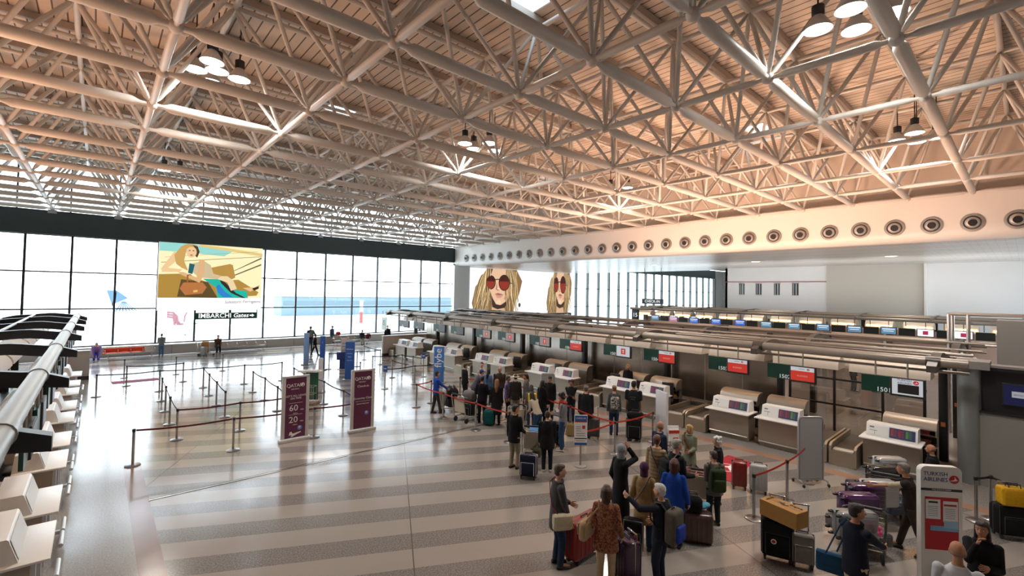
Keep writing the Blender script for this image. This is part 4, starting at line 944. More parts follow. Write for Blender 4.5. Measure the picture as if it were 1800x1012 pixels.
# nearest queue line with maroon belts
L1 = [g(233, 818), g(409.5, 791.6), g(551.5, 768.4), g(643, 752)]
for i, p in enumerate(L1): stanchion('steel belt post of the nearest maroon belt line, ' + ['its left end', 'second from its left end', 'just right of the taller-text banner', 'behind the economy banner'][i], p, L1[i+1:i+2])
L2 = [g(310.4, 773), g(421, 757), g(522, 741)]
for i, p in enumerate(L2): stanchion('steel belt post of the second maroon belt line, ' + ['at its left corner', 'middle one', 'behind the taller-text banner'][i], p, L2[i+1:i+2])
L3 = [g(310.4, 773), g(297.7, 746), g(290.3, 723), g(284, 704.5), g(279.9, 687.5)]
for i in range(1, 5): stanchion('belt post of the receding left lane edge, %s behind its near corner' % ORD[i-1], L3[i], [L3[i-1]]+([g(357, 681)] if i == 4 else []), NAVB)
L4 = [g(395, 733), g(380, 712), g(367, 695), g(357, 681)]
for i, p in enumerate(L4): stanchion('belt post of the middle receding lane, %s from its near end' % ORD[i], p, L4[i+1:i+2] or [g(429, 674.6)], NAVB)
L5 = [g(168.7, 697.5), L3[4], L4[3], g(429, 674.6), g(495, 668.6)]
for i in (0, 3, 4): stanchion('belt post of the long navy cross belt, ' + {0: 'its left end by the maroon mat', 3: 'fourth along it', 4: 'its far corner'}[i], L5[i], L5[i+1:i+2], NAVB)
L6 = [g(444, 689), g(465, 703), g(487, 722), g(508, 741)]
for i, p in enumerate(L6[:3]): stanchion('belt post of the lane running behind the taller-text banner, %s from its far end' % ORD[i], p, L6[i+1:i+2], NAVB)
L7 = [g(495, 668.6), g(516, 681), g(540, 694), g(569, 710), g(603, 730), L1[3]]
for i in (1, 3, 4): stanchion('belt post of the lane between the two maroon banners, ' + {1: 'its far end', 3: 'by the green machine', 4: 'next to the economy banner'}[i], L7[i], [L7[i+1 if i != 1 else 3]], NAVB)
L8 = [g(222, 678), g(321.5, 670.7)]
stanchion('belt post standing beyond the maroon mat, joined by a belt to its right', L8[0], [L8[1]], NAVB); stanchion('belt post at the right end of the short belt beyond the maroon mat', L8[1])
for i, q in enumerate([(218, 664), (309, 658), (391, 651.7)]): stanchion('free belt post of the farthest row near the benches, ' + ['behind the maroon mat', 'middle of three', 'in front of the loaded trolley'][i], g(*q))
M1 = [g(578, 648.6), g(627.5, 644)]
stanchion('belt post left of the tall blue totem', M1[0], [M1[1]], NAVB); stanchion('belt post right behind the tall blue totem', M1[1], [g(668, 640.5)], NAVB)
stanchion('belt post at the far end of the belts near the beige end screen', g(668, 640.5), [g(640, 632)], NAVB)
stanchion('farthest belt post below the bench row', g(640, 632)); stanchion('belt post hidden half by the right edge of the blue totem', g(632.7, 668))
M2 = [g(654.5, 654.5), g(706.5, 651), g(725.5, 654.6), g(742, 658)]
for i, p in enumerate(M2[:3]): stanchion('belt post of the rear navy lane by the far desks, ' + ['its left end', 'its corner', 'right of its corner'][i], p, M2[i+1:i+2], NAVB)
stanchion('belt post starting the short lane below the small blue sign', g(689, 663.6), [g(718, 672)], NAVB)
M3 = [g(676, 682.6), g(728.5, 675), g(775, 669.5)]
for i, p in enumerate(M3): stanchion('belt post of the navy lane before the tall light-blue totem, ' + ['its left end', 'middle one', 'right of the totem'][i], p, M3[i+1:i+2], NAVB)
# red belts round the waiting crowd
R1 = [g(731.6, 715.6), g(778.6, 734.7), g(836, 756), g(895, 777)]
for i, p in enumerate(R1): stanchion('belt post of the red lane in front of the crowd, ' + ['its left corner', 'second from the left', 'third from the left', 'by the two dark coats'][i], p, R1[i+1:i+2], REDB)
R2 = [R1[0], g(757.5, 708), g(808, 700.5), g(870, 705), g(930, 722), g(951, 742)]
stanchion('belt post of the red lane beneath the light-blue totem', R2[1], [R2[0]], REDB)
for i in (2, 3, 4): stanchion('belt post of the red lane behind the crowd, ' + {2: 'by the man in black', 3: 'behind the brown shirt', 4: 'by the grey display board'}[i], R2[i], [R2[i+1]], REDB)
R3 = [R2[5], g(1002, 762), g(1080.5, 797), g(1147.5, 776)]
stanchion('belt post in the crowd behind the woman in black', R3[0], [R3[1]], REDB)
stanchion('belt post beside the man in the red and black jacket', R3[1], [R3[2]], REDB)
stanchion('steel belt post where three red belts meet', R3[2], [R3[3], g(1020, 819)], REDB); stanchion('belt post at the right end of the red belt behind the tall black case', R3[3])
R4 = [g(1325, 912), g(1383.5, 881), g(1418.5, 848)]
for i, p in enumerate(R4): stanchion('steel belt post of the short red belt by the box, ' + ['nearest one', 'middle one', 'beside the grey board'][i], p, R4[i+1:i+2], REDB)
K1 = [g(1716, 916), g(1742, 913)]
stanchion('steel post with a black belt right of the white airline totem', K1[0], [K1[1]], BLACK); stanchion('bright steel post before the yellow bag', K1[1], [g(1800, 938)], BLACK)

# ================================================================ BANNERS, TOTEMS, BOARDS
QM = mat('maroon_banner', hx('5f2346'), .55); QF = mat('banner_frame', (.62, .6, .58), .4, .3); PRW = mat('print_white', (.85, .84, .83), .5)
def banner(label, px0, px1, h, kind):
    a, b = G(*px0), G(*px1); c = (a+b)/2; w = (b-a).length; d = (b-a).normalized(); rz = math.atan2(d.y, d.x)
    t = thing('roll_up_banner', label, 'banner', c, rz)
    bm = B(); box(bm, (0, 0, .05), (w+.12, .22, .1), bev=.02); obj('base', bm, QF, t)
    bm = B()
    for s in (-1, 1): box(bm, (s*(w/2-.05), 0, h/2+.05), (.11, .05, h-.08), bev=.01)
    box(bm, (0, 0, h-.03), (w, .07, .06), bev=.01); obj('frame', bm, QF, t)
    bm = B(); box(bm, (0, -.012, h/2+.04), (w-.2, .03, h-.14)); obj('fabric', bm, QM, t)
    M = lambda x, z: MX((x, -.029, z), (1, 0, 0), (0, 0, 1))
    lettering('lettering', 'QATAR', .15, M(-.05, h-.3), PRW, t, space=.9)
    lettering('lettering', 'AIRWAYS', .055, M(-.03, h-.41), PRW, t)
    bm = B(); disc(bm, M(w*.24, h-.29), .062); o = obj('emblem', bm, PRW, t, False)
    bm = B(); prism(bm, [(-.02, -.05), (.01, -.01), (.05, .05), (.035, .0), (.02, -.05)], M(w*.24, h-.29) @ Matrix.Translation((0, 0, .002)), .002); obj('emblem_mark', bm, QM, t, False)
    if kind == 'time':
        lettering('lettering', "LET'S ALL LEAVE\nON TIME", .082, M(0, h-.66), PRW, t)
        for z in (h-.84, h-1.2): 
            bm = B(); box(bm, (0, -.03, z), (w*.5, .003, .008)); obj('rule', bm, PRW, t)
        lettering('lettering', '60', .27, M(-.06, h-1.0), PRW, t); lettering('lettering', 'min', .07, M(.19, h-1.06), PRW, t); lettering('lettering', 'before', .05, M(.0, h-1.16), PRW, t)
        lettering('lettering', '20', .27, M(-.06, h-1.36), PRW, t); lettering('lettering', 'min', .07, M(.19, h-1.42), PRW, t); lettering('lettering', 'before', .05, M(.0, h-1.51), PRW, t)
        bm = B(); prism(bm, [(-.18, -.04), (-.15, .06), (-.10, .06), (-.07, .0), (.17, .04), (.18, .015), (.06, -.03), (-.09, -.10), (-.13, -.10), (-.09, -.045)], M(0, .24), .003); obj('plane_mark', bm, PRW, t, False)
        z = h-1.62
    else:
        lettering('lettering', 'Check-in', .11, M(0, h-.55), PRW, t); lettering('lettering', 'Economy Class', .1, M(0, h-.95), PRW, t)
        bm = B(); box(bm, (0, -.03, h-1.05), (w*.62, .003, .008)); obj('rule', bm, PRW, t)
        lettering('lettering', 'qatarairways.com', .06, M(0, h-1.13), PRW, t); z = h-1.45
    bm = B(); disc(bm, M(w*.17, z), .07); o = obj('alliance_emblem', bm, mat('alliance_blue', (.16, .2, .5), .4), t, False)
    bm = B(); disc(bm, M(w*.16, z+.02) @ Matrix.Translation((0, 0, .002)), .035); obj('alliance_shine', bm, mat('alliance_pale', (.5, .6, .8), .4), t, False)
    return t
banner('maroon roll-up banner with large 60 and 20 and a white plane, left of the pair', (493, 779), (541, 770), 2.02, 'time')
banner('maroon roll-up banner reading Check-in Economy Class, right of the pair', (615, 761), (656, 754), 2.06, 'eco')
def totem(label, c, h, w, m, rz=-.73, txt=None, side=None):
    t = thing('totem_sign', label, 'totem', (c[0], c[1], 0), rz)
    bm = B(); box(bm, (0, 0, .03), (w+.15, .4, .06), bev=.01); obj('base', bm, GREYM, t)
    bm = B(); box(bm, (0, 0, h/2+.03), (w, .09, h), bev=.02); obj('panel', bm, m, t)
    M = lambda x, z: MX((x, -.047, z), (1, 0, 0), (0, 0, 1))
    for s, size, x, z, rot, mm in (txt or []):
        mt = M(x, z) @ Matrix.Rotation(rot, 4, 'Z'); lettering('lettering', s, size, mt, mm or PRW, t)
    return t
BT = mat('totem_blue', hx('2c5aa8'), .4); LB = mat('totem_light_blue', hx('3f78c4'), .4); PB2 = mat('totem_pale_blue', hx('7f9fd0'), .4)
totem('tall blue totem with small white lines of text behind the economy banner', G(614, 668), 1.98, .48, BT, txt=[('Check-in', .1, 0, 1.62, 0, None), ('Security', .08, 0, 1.4, 0, None), ('Gates', .08, 0, 1.22, 0, None), ('Information', .06, 0, 1.04, 0, None)])
totem('slim pale blue totem left of the walking figure', G(537.5, 641), 1.95, .3, PB2)
totem('slim blue totem right of the walking figure', G(566, 650), 1.95, .3, BT, txt=[('i', .16, 0, 1.6, 0, None)])
totem('slim white totem by the green machine', G(562.5, 690), 1.55, .2, mat('pale_panel', (.6, .6, .62), .4))
totem('light-blue airline totem with sideways lettering at the corner of the red lane', (13.25, 20.3), 1.85, .52, LB, txt=[('flybe', .52, -.02, 1.3, PI/2, None), ('.', .5, .02, 1.72, PI/2, mat('dot_red', (.6, .08, .08), .5))])
totem('grey-white upright display panel seen nearly edge-on behind the red belts', G(1163, 778), 1.62, .62, mat('pale_panel', (.6, .6, .62), .4), rz=-2.05)
# small plates on posts
def plate(label, p, h, w, ph, kind, rz=-.73):
    t = thing('post_sign', label, 'sign', (p[0], p[1], 0), rz)
    bm = B(); lathe(bm, [(.001, 0), (.17, 0), (.17, .02), (.05, .035), (.001, .035)], n=20); obj('base', bm, GREYM, t)
    bm = B(); tube(bm, (0, 0, .03), (0, 0, h-ph+.02), .025, n=10); obj('post', bm, POSTM, t)
    bm = B(); box(bm, (0, 0, h-ph/2), (w, .02, ph), bev=.006, seg=1); obj('plate', bm, PRW if kind == 'info' else BT, t)
    def r(name, x0, x1, z0, z1, m, k=0):
        bm = B(); box(bm, ((x0+x1)/2, -.0115-k*.001, h-ph+(z0+z1)/2*ph), (abs(x1-x0), .003, (z1-z0)*ph)); obj(name, bm, m, t)
    if kind == 'info':
        r('header', -w/2+.01, w/2-.01, .80, .98, BT); r('red_line', -w/2+.01, w/2-.01, .76, .8, REDB); r('red_mark', .04, .12, .55, .66, REDB); r('dark_line', -w/2+.01, w/2-.01, .22, .25, BLACK); r('footer', -w/2+.01, w/2-.01, .02, .10, BT)
        lettering('lettering', 'CHECK-IN', .06, MX((0, -.016, h-ph*.11), (1, 0, 0), (0, 0, 1)), PRW, t)
        for i, z in enumerate((.62, .55, .48, .4, .33, .16)): r('print_line', -.13, .0 if i < 3 else .12, z-.008, z+.008, mat('print_grey', (.2, .2, .25), .5))
    else: r('print_line', -w/2+.04, w/2-.04, .45, .58, PRW)
    return t
plate('narrow notice on a steel post with blue header and red mark before the crowd', G(1020, 819), 1.4, .36, .84, 'info')
plate('small blue notice on a post in the far lanes near the end screen', G(676.5, 683.5), 1.12, .2, .3, 'blue')
plate('small blue notice on a post beside the far white desks', G(744, 662), 1.3, .2, .3, 'blue')
# white airline totem, grey board, grey display by the crowd
t = thing('airline_totem', 'tall white airline information totem with notices on a red panel', 'totem', G(1652, 1030), -.86); W3, H3 = .62, 1.98
rc = [(-W3/2, .02), (W3/2, .02)]+[(W3/2-.09+.09*math.cos(a), H3-.09+.09*math.sin(a)) for a in [PI/2*k/6 for k in range(7)]]+[(-W3/2+.09-.09*math.sin(a), H3-.09+.09*math.cos(a)) for a in [PI/2*k/6 for k in range(7)]]
bm = B(); prism(bm, rc, MX((0, .05, 0), (1, 0, 0), (0, 0, 1)), .1); obj('panel', bm, mat('totem_white', (.74, .73, .70), .4), t)
M = lambda x, z, k=0: MX((x, -.052-k*.002, z), (1, 0, 0), (0, 0, 1))
def pl(name, x0, x1, z0, z1, m, k, bev=False):
    bm = B(); prism(bm, [(x0, z0), (x1, z0), (x1, z1), (x0, z1)], M(0, 0, k), .002); return obj(name, bm, m, t, False)
NAVY = mat('navy_ink', (.03, .05, .2), .5); TR = mat('airline_red', hx('b4121f'), .45)
lettering('lettering', 'TURKISH\nAIRLINES', .092, M(-.085, H3-.17), NAVY, t)
bird(t, M(.19, H3-.2), .068, TR, PRW)
pl('black_band', -W3/2, W3/2, H3-.40, H3-.36, BLACK, 0); lettering('lettering', 'STAR ALLIANCE MEMBER', .026, M(0, H3-.38, 1), PRW, t)
pl('red_panel', -.25, .25, .62, H3-.50, TR, 0); pl('notice_sheet', -.24, -.02, 1.12, 1.44, PRW, 1); pl('notice_sheet', .02, .24, 1.08, 1.42, PRW, 1)
pl('notice_heading', -.2, -.06, 1.38, 1.41, BLACK, 2); pl('notice_heading', .03, .22, 1.34, 1.37, REDB, 2)
for k in range(6): pl('print_line', -.21, -.06, 1.32-k*.03, 1.327-k*.03, mat('print_grey', (.2, .2, .25), .5), 2); pl('print_line', .05, .2, 1.29-k*.03, 1.297-k*.03, mat('print_grey', (.2, .2, .25), .5), 2)
pl('blue_picture', -.17, .24, .93, 1.01, mat('picture_blue', (.2, .42, .7), .4), 1); pl('blue_picture', .03, .24, .98, 1.1, mat('picture_pale', (.35, .55, .75), .4), 2)
bm = B(); box(bm, (0, 0, .03), (W3+.06, .3, .06), bev=.02); obj('base', bm, WHITE, t)
def board(label, p, w, h, rz, m):
    t = thing('mobile_board', label, 'display board', (p[0], p[1], 0), rz)
    bm = B(); box(bm, (0, 0, h/2+.08), (w-.06, .03, h-.14)); obj('panel', bm, m, t)
    bm = B(); P = [(-w/2, 0, .12)]+[(-w/2, 0, h-.1), (-w/2+.03, 0, h-.03), (-w/2+.1, 0, h), (w/2-.1, 0, h), (w/2-.03, 0, h-.03), (w/2, 0, h-.1), (w/2, 0, .12)]
    path(bm, P, .022, n=8); tube(bm, (-w/2, 0, .12), (w/2, 0, .12), .02, n=8); tube(bm, (-w/2, 0, h*.85), (w/2, 0, h*.85), .012, n=6); obj('frame', bm, mat('grey_tube', (.42, .42, .42), .35, .5), t)
    for s in (-1, 1):
        bm = B(); path(bm, [(s*w/2, -.2, .06), (s*w/2, -.16, .13), (s*w/2, .16, .13), (s*w/2, .2, .06)], .018, n=6); ft = obj('foot', bm, GREYM, t)
        for yy in (-.2, .2):
            bm = B(); lathe(bm, [(.001, -.015), (.04, -.012), (.04, .012), (.001, .015)], (s*w/2, yy, .042), R=frame_z((1, 0, 0)), n=12); obj('caster', bm, RUBBER, ft)
    return t
board('grey mobile display board seen from its blank back by the check-in desks', G(1425, 851), .66, 1.7, -.65, mat('grey_board', (.36, .36, .355), .45))
board('small grey display board standing in the crowd', G(962, 722), .55, 1.5, -.6, mat('grey_board', (.36, .36, .355), .45))
# low airline stand with red strips behind the belts
t = thing('leaflet_stand', 'low stand with red and white boards behind the bald man in navy', 'stand', G(1184, 787), -.6)
bm = B(); box(bm, (0, 0, .4), (.32, .05, .36)); box(bm, (0, .05, .62), (.36, .04, .1)); obj('board', bm, PRW, t)
bm = B(); box(bm, (0, -.03, .5), (.34, .02, .09)); box(bm, (.05, -.03, .3), (.16, .02, .06)); obj('red_strip', bm, REDB, t)
bm = B(); tube(bm, (-.12, 0, 0), (-.12, 0, .3), .02); tube(bm, (.12, 0, 0), (.12, 0, .3), .02); box(bm, (0, 0, .01), (.4, .3, .02)); obj('leg', bm, GREYM, t)
# mats on the floor
bm = B(); P = [G(*q) for q in ((1226, 829), (1280, 800), (1322, 813), (1288, 848))]; c = sum(P, Vector())/4
prism(bm, [((v-c).x, (v-c).y) for v in P], Matrix.Identity(4), .012); t = tag(obj('floor_mat', bm, mat('red_mat', hx('a5182b'), .8), None, False, loc=c), 'red floor mat with a white airline emblem before the desks', 'mat')
bm = B(); MM = MX((-.05, 0, .013), (.9, .3, 0), (-.3, .9, 0)); A = bl(28, .32); I = bl(28, .285); v1 = [bm.verts.new(MM @ Vector((x, y, 0))) for x, y in A]; v2 = [bm.verts.new(MM @ Vector((x, y, 0))) for x, y in I]
for i in range(28): bm.faces.new((v1[i], v1[(i+1) % 28], v2[(i+1) % 28], v2[i]))
prism(bm, [(-.28, -.1), (.0, -.02), (.02, .2), (.12, .0), (.25, -.08), (.0, -.12)], MM, .002); obj('emblem', bm, PRW, t, False)
bm = B(); P = [G(*q) for q in ((195, 671), (278, 664), (281, 667.5), (198, 675))]; c = sum(P, Vector())/4
prism(bm, [((v-c).x, (v-c).y) for v in P], Matrix.Identity(4), .012); tag(obj('floor_mat', bm, mat('maroon_mat', hx('8a2a55'), .8), None, False, loc=c), 'maroon strip of carpet lying across the far left lanes', 'mat')
bm = B(); a, b = Vector((1.0, 12.98, .0)), Vector((13.3, 13.05, .0)); box(bm, (6.1, .03, .006), (12.2, .05, .012)); box(bm, (6.1, .09, .004), (12.2, .02, .008), mi=1); tag(obj('cable_cover', bm, [STEEL, BLACK], None, False, loc=a), 'thin metal joint strip running across the striped floor', 'floor strip')
# green self-service machine behind the banners; info kiosk
t = thing('baggage_gauge', 'green baggage gauge with a metal cage behind the taller-text banner', 'baggage gauge', G(545, 710), -.73)
bm = B(); box(bm, (0, .14, .75), (.5, .06, 1.2), bev=.01); obj('board', bm, mat('gauge_green', (.02, .12, .07), .4), t)
bm = B()
for x in (-.22, 0, .22):
    for y in (-.25, .08): tube(bm, (x, y, .1), (x, y, .75), .012, n=6)
for z in (.1, .45, .75):
    for y in (-.25, .08): tube(bm, (-.22, y, z), (.22, y, z), .012, n=6)
    for x in (-.22, .22): tube(bm, (x, -.25, z), (x, .08, z), .012, n=6)
obj('cage', bm, STEEL, t)
bm = B(); box(bm, (0, 0, .06), (.6, .5, .12), bev=.02); obj('base', bm, mat('wood_base', (.3, .22, .15), .5), t)
bm = B(); prism(bm, [(-.5, 1.32), (.3, 1.32), (.45, 1.36), (.4, 1.4), (-.5, 1.38)], MX((0, .1, 0), (1, 0, 0), (0, 0, 1)), .25); obj('canopy', bm, WHITE, t)
t = thing('service_kiosk', 'blue self-service kiosk with a tall grey notice board on top, left of the blue totem', 'kiosk', G(602.5, 648), -.73)
bm = B(); box(bm, (0, 0, .28), (.32, .3, .56), bev=.02); obj('stem', bm, mat('kiosk_navy', (.02, .035, .16), .4), t)
bm = B(); box(bm, (0, -.05, .78), (.62, .36, .46), bev=.03); obj('cabinet', bm, mat('kiosk_navy', (.02, .035, .16), .4), t)
bm = B(); box(bm, (0, .1, 1.38), (.34, .05, .85), bev=.01); obj('notice_board', bm, mat('kiosk_grey', (.5, .47, .45), .4), t)
bm = B()
for z in (1.1, 1.32, 1.5): box(bm, (0, .07, z), (.2, .01, .05))
obj('print_line', bm, mat('print_grey', (.2, .2, .25), .5), t)
bm = B(); lathe(bm, [(.001, 0), (.35, 0), (.33, .03), (.001, .03)], n=24); obj('base', bm, GREYM, t)
# ---- benches
def bench(label, x, y, n, rz=0.0):
    t = thing('airport_bench', label, 'bench', (x, y, 0), rz, 'metal benches by the windows'); pw = .62; w = n*pw
    bm = B(); box(bm, (0, .05, .36), (w, .08, .06)); obj('beam', bm, STEEL, t)
    for s in (-1, 1):
        bm = B(); xx = s*(w/2-.15); tube(bm, (xx, .05, .36), (xx, .05, .03), .03); tube(bm, (xx, -.25, .02), (xx, .3, .02), .025); obj('leg', bm, STEEL, t)
    for k in range(n):
        xx = -w/2+pw*(k+.5)
        bm = B(); path(bm, [(xx, -.3, .42), (xx, -.1, .40), (xx, .16, .40)], .001); bm.free()
        bm = B(); prism(bm, [(-.32, .43), (-.3, .45), (-.05, .43), (.16, .43), (.27, .8), (.29, .79), (.19, .40), (-.05, .40), (-.3, .41)], MX((xx-.26, 0, 0), (0, 1, 0), (0, 0, 1)), .52); obj('seat', bm, mat('perforated_steel', (.40, .39, .37), .4, .6), t)
    for k in range(n+1):
        xx = -w/2+pw*k; bm = B(); path(bm, [(xx, .2, .45), (xx, .18, .64), (xx, -.2, .62), (xx, -.22, .45)], .016, n=6); obj('armrest', bm, STEEL, t)
    return t
BY = 38.75
bench('metal bench with an orange cloth laid over it near the left corner', 1.75, BY, 4); bench('metal bench with a seated figure right of the loaded trolley', 7.8, BY, 6)
bench('metal bench by the glazing near the far desks', 16.4, BY, 5)
bm = B()
for k in range(7): box(bm, (-.9+k*.3, 0, .02+.012*(k % 2)), (.32, .34, .05), rz=.08*(k % 3-1), bev=.02)
box(bm, (0, .2, .16), (2.0, .07, .3), bev=.03); tag(obj('cloth_banner', bm, mat('orange_red_cloth', hx('c2452a'), .8, noise=.2, nscale=6), None, loc=(1.45, BY-.1, .43)), 'orange red cloth laid along the left bench', 'cloth')
# ================================================================ PEOPLE
SKIN = {'fair': mat('skin_fair', hx('c99a80'), .55, spec=.3), 'mid': mat('skin_mid', hx('b07c60'), .55, spec=.3), 'dark': mat('skin_dark', hx('8a5b45'), .55, spec=.3)}
EYEW = mat('eye_white', (.7, .68, .65), .3); EYED = mat('eye_dark', (.03, .02, .02), .3); LIP = mat('lips', hx('94574a'), .5); SHOEM = {}
def fuse(name, bm, vox, m, parent, it=2):
    me = bpy.data.meshes.new(name); bm.to_mesh(me); bm.free()
    o = bpy.data.objects.new(name, me); C.objects.link(o)
    r = o.modifiers.new('r', 'REMESH'); r.mode = 'VOXEL'; r.voxel_size = vox; r.use_smooth_shade = True
    s = o.modifiers.new('s', 'SMOOTH'); s.factor = .5; s.iterations = it
    bpy.context.view_layer.update()
    dg = bpy.context.evaluated_depsgraph_get()
    me2 = bpy.data.meshes.new_from_object(o.evaluated_get(dg)); bpy.data.objects.remove(o); bpy.data.meshes.remove(me)
    me2.name = name; me2.materials.clear(); me2.materials.append(m); me2.polygons.foreach_set('use_smooth', [True]*len(me2.polygons))
    if parent is None: return me2
    o = bpy.data.objects.new(name, me2); C.objects.link(o); o.parent = parent; return o
def loft(bm, O, rot, secs, n=16):
    R = rot.to_3x3(); rings(bm, [(O + R @ Vector((cx, cy, z)), rx, ry, R) for z, rx, ry, cx, cy in secs], n)
def ik(a, b, l1, l2, pole):
    d = b-a; L = min(d.length, (l1+l2)*.999); d.normalize(); b = a+d*L
    x = (l1*l1-l2*l2+L*L)/(2*L); h = math.sqrt(max(l1*l1-x*x, 0)); p = (pole-d*pole.dot(d)).normalized()
    return a+d*x+p*h, b
def person(label, px, py, H, ang, top, legs, hair, skin='fair', lod=1, at=None, lean=0, yaw=0, nod=0, lh=None, rh=None, lf=None, rf=None, sit=0, build=1.0, fem=False, curl=.5, shoe='1a1614', extras=None, group=None, habs=None):
    """ang: heading turned clockwise from the line of sight (0 back view, 90 to the viewer's right, 180 facing the viewer); habs: compass heading instead"""
    pos = Vector((at[0], at[1], at[2] if len(at) > 2 else 0)) if at else G(px, py)
    h = math.atan2(pos.x, pos.y)+math.radians(ang) if habs is None else math.radians(habs); t = thing('person', label, 'person', pos, -h, group)
    V = Vector; vox = (.013, .018, .024)[lod]; S = SKIN[skin]
    hz = (.505 if not sit else sit/H); P = V((0, 0, hz*H)); rot = Matrix.Rotation(-math.radians(lean), 4, 'X'); R3 = rot.to_3x3()
    def T(x, y, z): return P + R3 @ V((x*H, y*H, z*H))     # torso frame, z from hip
    sw = (.103 if not fem else .09)*(.5+.5*build)
    SL, SR = T(-sw, 0, .288), T(sw, 0, .288)
    # ---- limbs
    def LV(v, d): return V([c*H for c in (v or d)])
    HL_, HR_ = LV(lh, (-.132, .025, .47 if not sit else .36)), LV(rh, (.132, .03, .47 if not sit else .36))
    FL_, FR_ = LV(lf, (-.055, .0, 0) if not sit else (-.06, .24, 0)), LV(rf, (.058, .015, 0) if not sit else (.06, .26, 0))
    ul, fl = .172*H, .15*H
    pl_ = V((-.3, -.7, -.9)) if HL_.z < .75*H else V((-.3, .2, -1)); pr_ = V((.3, -.7, -.9)) if HR_.z < .75*H else V((.3, .2, -1))
    EL_, WL_ = ik(SL, HL_, ul, fl, pl_); ER_, WR_ = ik(SR, HR_, ul, fl, pr_)
    hw = .052*H; A = .045*H; th, sh = .229*H, .2195*H
    HPL, HPR = P+V((-hw, 0, -.015*H)), P+V((hw, 0, -.015*H))
    kp = V((0, 1, .2))
    KL, AL = ik(HPL, FL_+V((0, 0, A)), th, sh, kp); KR, AR = ik(HPR, FR_+V((0, 0, A)), th, sh, kp)
    # ---- head frame
    hr = rot @ Matrix.Rotation(math.radians(lean*.7-nod), 4, 'X') @ Matrix.Rotation(-math.radians(yaw), 4, 'Z'); HR3 = hr.to_3x3()
    N0 = T(0, 0, .325); HC = N0 + (rot.to_3x3() @ V((0, .012*H, .055*H))) + HR3 @ V((0, .01*H, .045*H))
    def hd(x, y, z): return HC + HR3 @ V((x*H, y*H, z*H))
    b = B()
    bw = build
    loft(b, P, rot, [(-.05*H, .055*H, .045*H, 0, 0), (-.03*H, .085*H*bw, .06*H*bw, 0, 0), (.0, .092*H*bw, .064*H*bw, 0, 0), (.06*H, .085*H*bw, .058*H*bw, 0, 0), (.12*H, .076*H*bw, .054*H*bw, 0, 0), (.2*H, .088*H*bw, .06*H*bw, 0, 0), (.255*H, .084*H, .055*H, 0, 0), (.295*H, .065*H, .042*H, 0, 0), (.34*H, .035*H, .035*H, 0, 0)])
    for s, e, w in ((SL, EL_, WL_), (SR, ER_, WR_)): cap(b, s, e, .030*H, .022*H); cap(b, e, w, .022*H, .0155*H)
    for p, k, a in ((HPL, KL, AL), (HPR, KR, AR)):
        cap(b, p, k, .052*H, .034*H); cap(b, k, k+(a-k)*.35, .034*H, .032*H); cap(b, k+(a-k)*.3, a, .032*H, .021*H)
    for a in (AL, AR): cap(b, a, a+V((0, .09*H, -.028*H)), .02*H, .016*H)
    cap(b, N0-V((0, 0, .03*H)), hd(0, -.012, -.03), .032*H, .03*H)
    RX = HR3
    ell(b, hd(0, -.006, .012), (.043*H, .054*H, .053*H), RX); ell(b, hd(0, .012, -.022), (.035*H, .04*H, .044*H), RX)
    ell(b, hd(0, .03, -.05), (.016*H, .016*H, .014*H), RX); cap(b, hd(0, .048, .006), hd(0, .06, -.016), .0055*H, .0085*H, 8)
    for s in (-1, 1): ell(b, hd(s*.043, -.006, -.008), (.006*H, .012*H, .018*H), RX)
    me = fuse('body', b, vox*.8, S, None, 1)
    me.materials.append(EYEW); me.materials.append(EYED); me.materials.append(LIP)
    b = B(); b.from_mesh(me)
    for s in (-1, 1):
        ell(b, hd(s*.0165, .0445, .004), (.0078*H, .006*H, .0048*H), RX, 8, 6, 1); ell(b, hd(s*.0165, .049, .004), (.0036*H, .003*H, .0038*H), RX, 8, 6, 2)
        ell(b, hd(s*.0165, .048, .0145), (.0105*H, .003*H, .0022*H), RX, 8, 6, 2)
    ell(b, hd(0, .0495, -.034), (.0115*H, .004*H, .0036*H), RX, 8, 6, 3)
    # hands: palm, four fingers, thumb
    for s, e, w in ((-1, EL_, WL_), (1, ER_, WR_)):
        d = (w-e).normalized(); inn = V((-s, .25, 0)); nrm = (inn-d*inn.dot(d)); nrm = nrm.normalized() if nrm.length > .1 else V((0, 0, 1)); sd = d.cross(nrm).normalized()
        if sd.dot(V((0, 1, .3))) < 0: sd = -sd
        RH = Matrix((sd, nrm, d)).transposed(); hl = .102*H
        ell(b, w+d*hl*.27, (.0225*H, .0105*H, hl*.36), RH, 12, 8)
        for i, ln in enumerate((.40, .45, .42, .33)):
            o = (1.5-i)*.0115*H; p0 = w+d*hl*.48+sd*o; pts = [p0]; dd = d.copy(); seg = hl*ln/3
            for q in range(3):
                a = curl*(.5+.45*q); dd2 = (d*math.cos(a)+nrm*math.sin(a)+sd*.05*(1.5-i)).normalized(); pts.append(pts[-1]+dd2*seg)
            path(b, [p0-d*.012*H]+pts, [.0052*H, .0054*H, .0052*H, .0047*H, .0034*H], n=6)
        p0 = w+d*hl*.16+sd*.016*H; td = (d*.62+sd*.75+nrm*.25*(1+curl)).normalized(); td2 = (d*.9+sd*.25+nrm*.4).normalized()
        path(b, [p0, p0+td*hl*.24, p0+td*hl*.24+td2*hl*.2, p0+td*hl*.24+td2*hl*.27], [.0075*H, .0068*H, .0055*H, .003*H], n=6)
    b.to_mesh(me); b.free(); me.polygons.foreach_set('use_smooth', [True]*len(me.polygons))
    o = bpy.data.objects.new('body', me); C.objects.link(o); o.parent = t
    # ---- clothes
    st, colr = top[0], top[1]; hem = {'jacket': -.055, 'shirt': -.03, 'coat': -.24, 'long': -.36, 'tee': -.03, 'vest': -.04, 'tunic': -.12}[st]
    if len(top) > 2 and isinstance(top[2], (int, float)): hem = top[2]
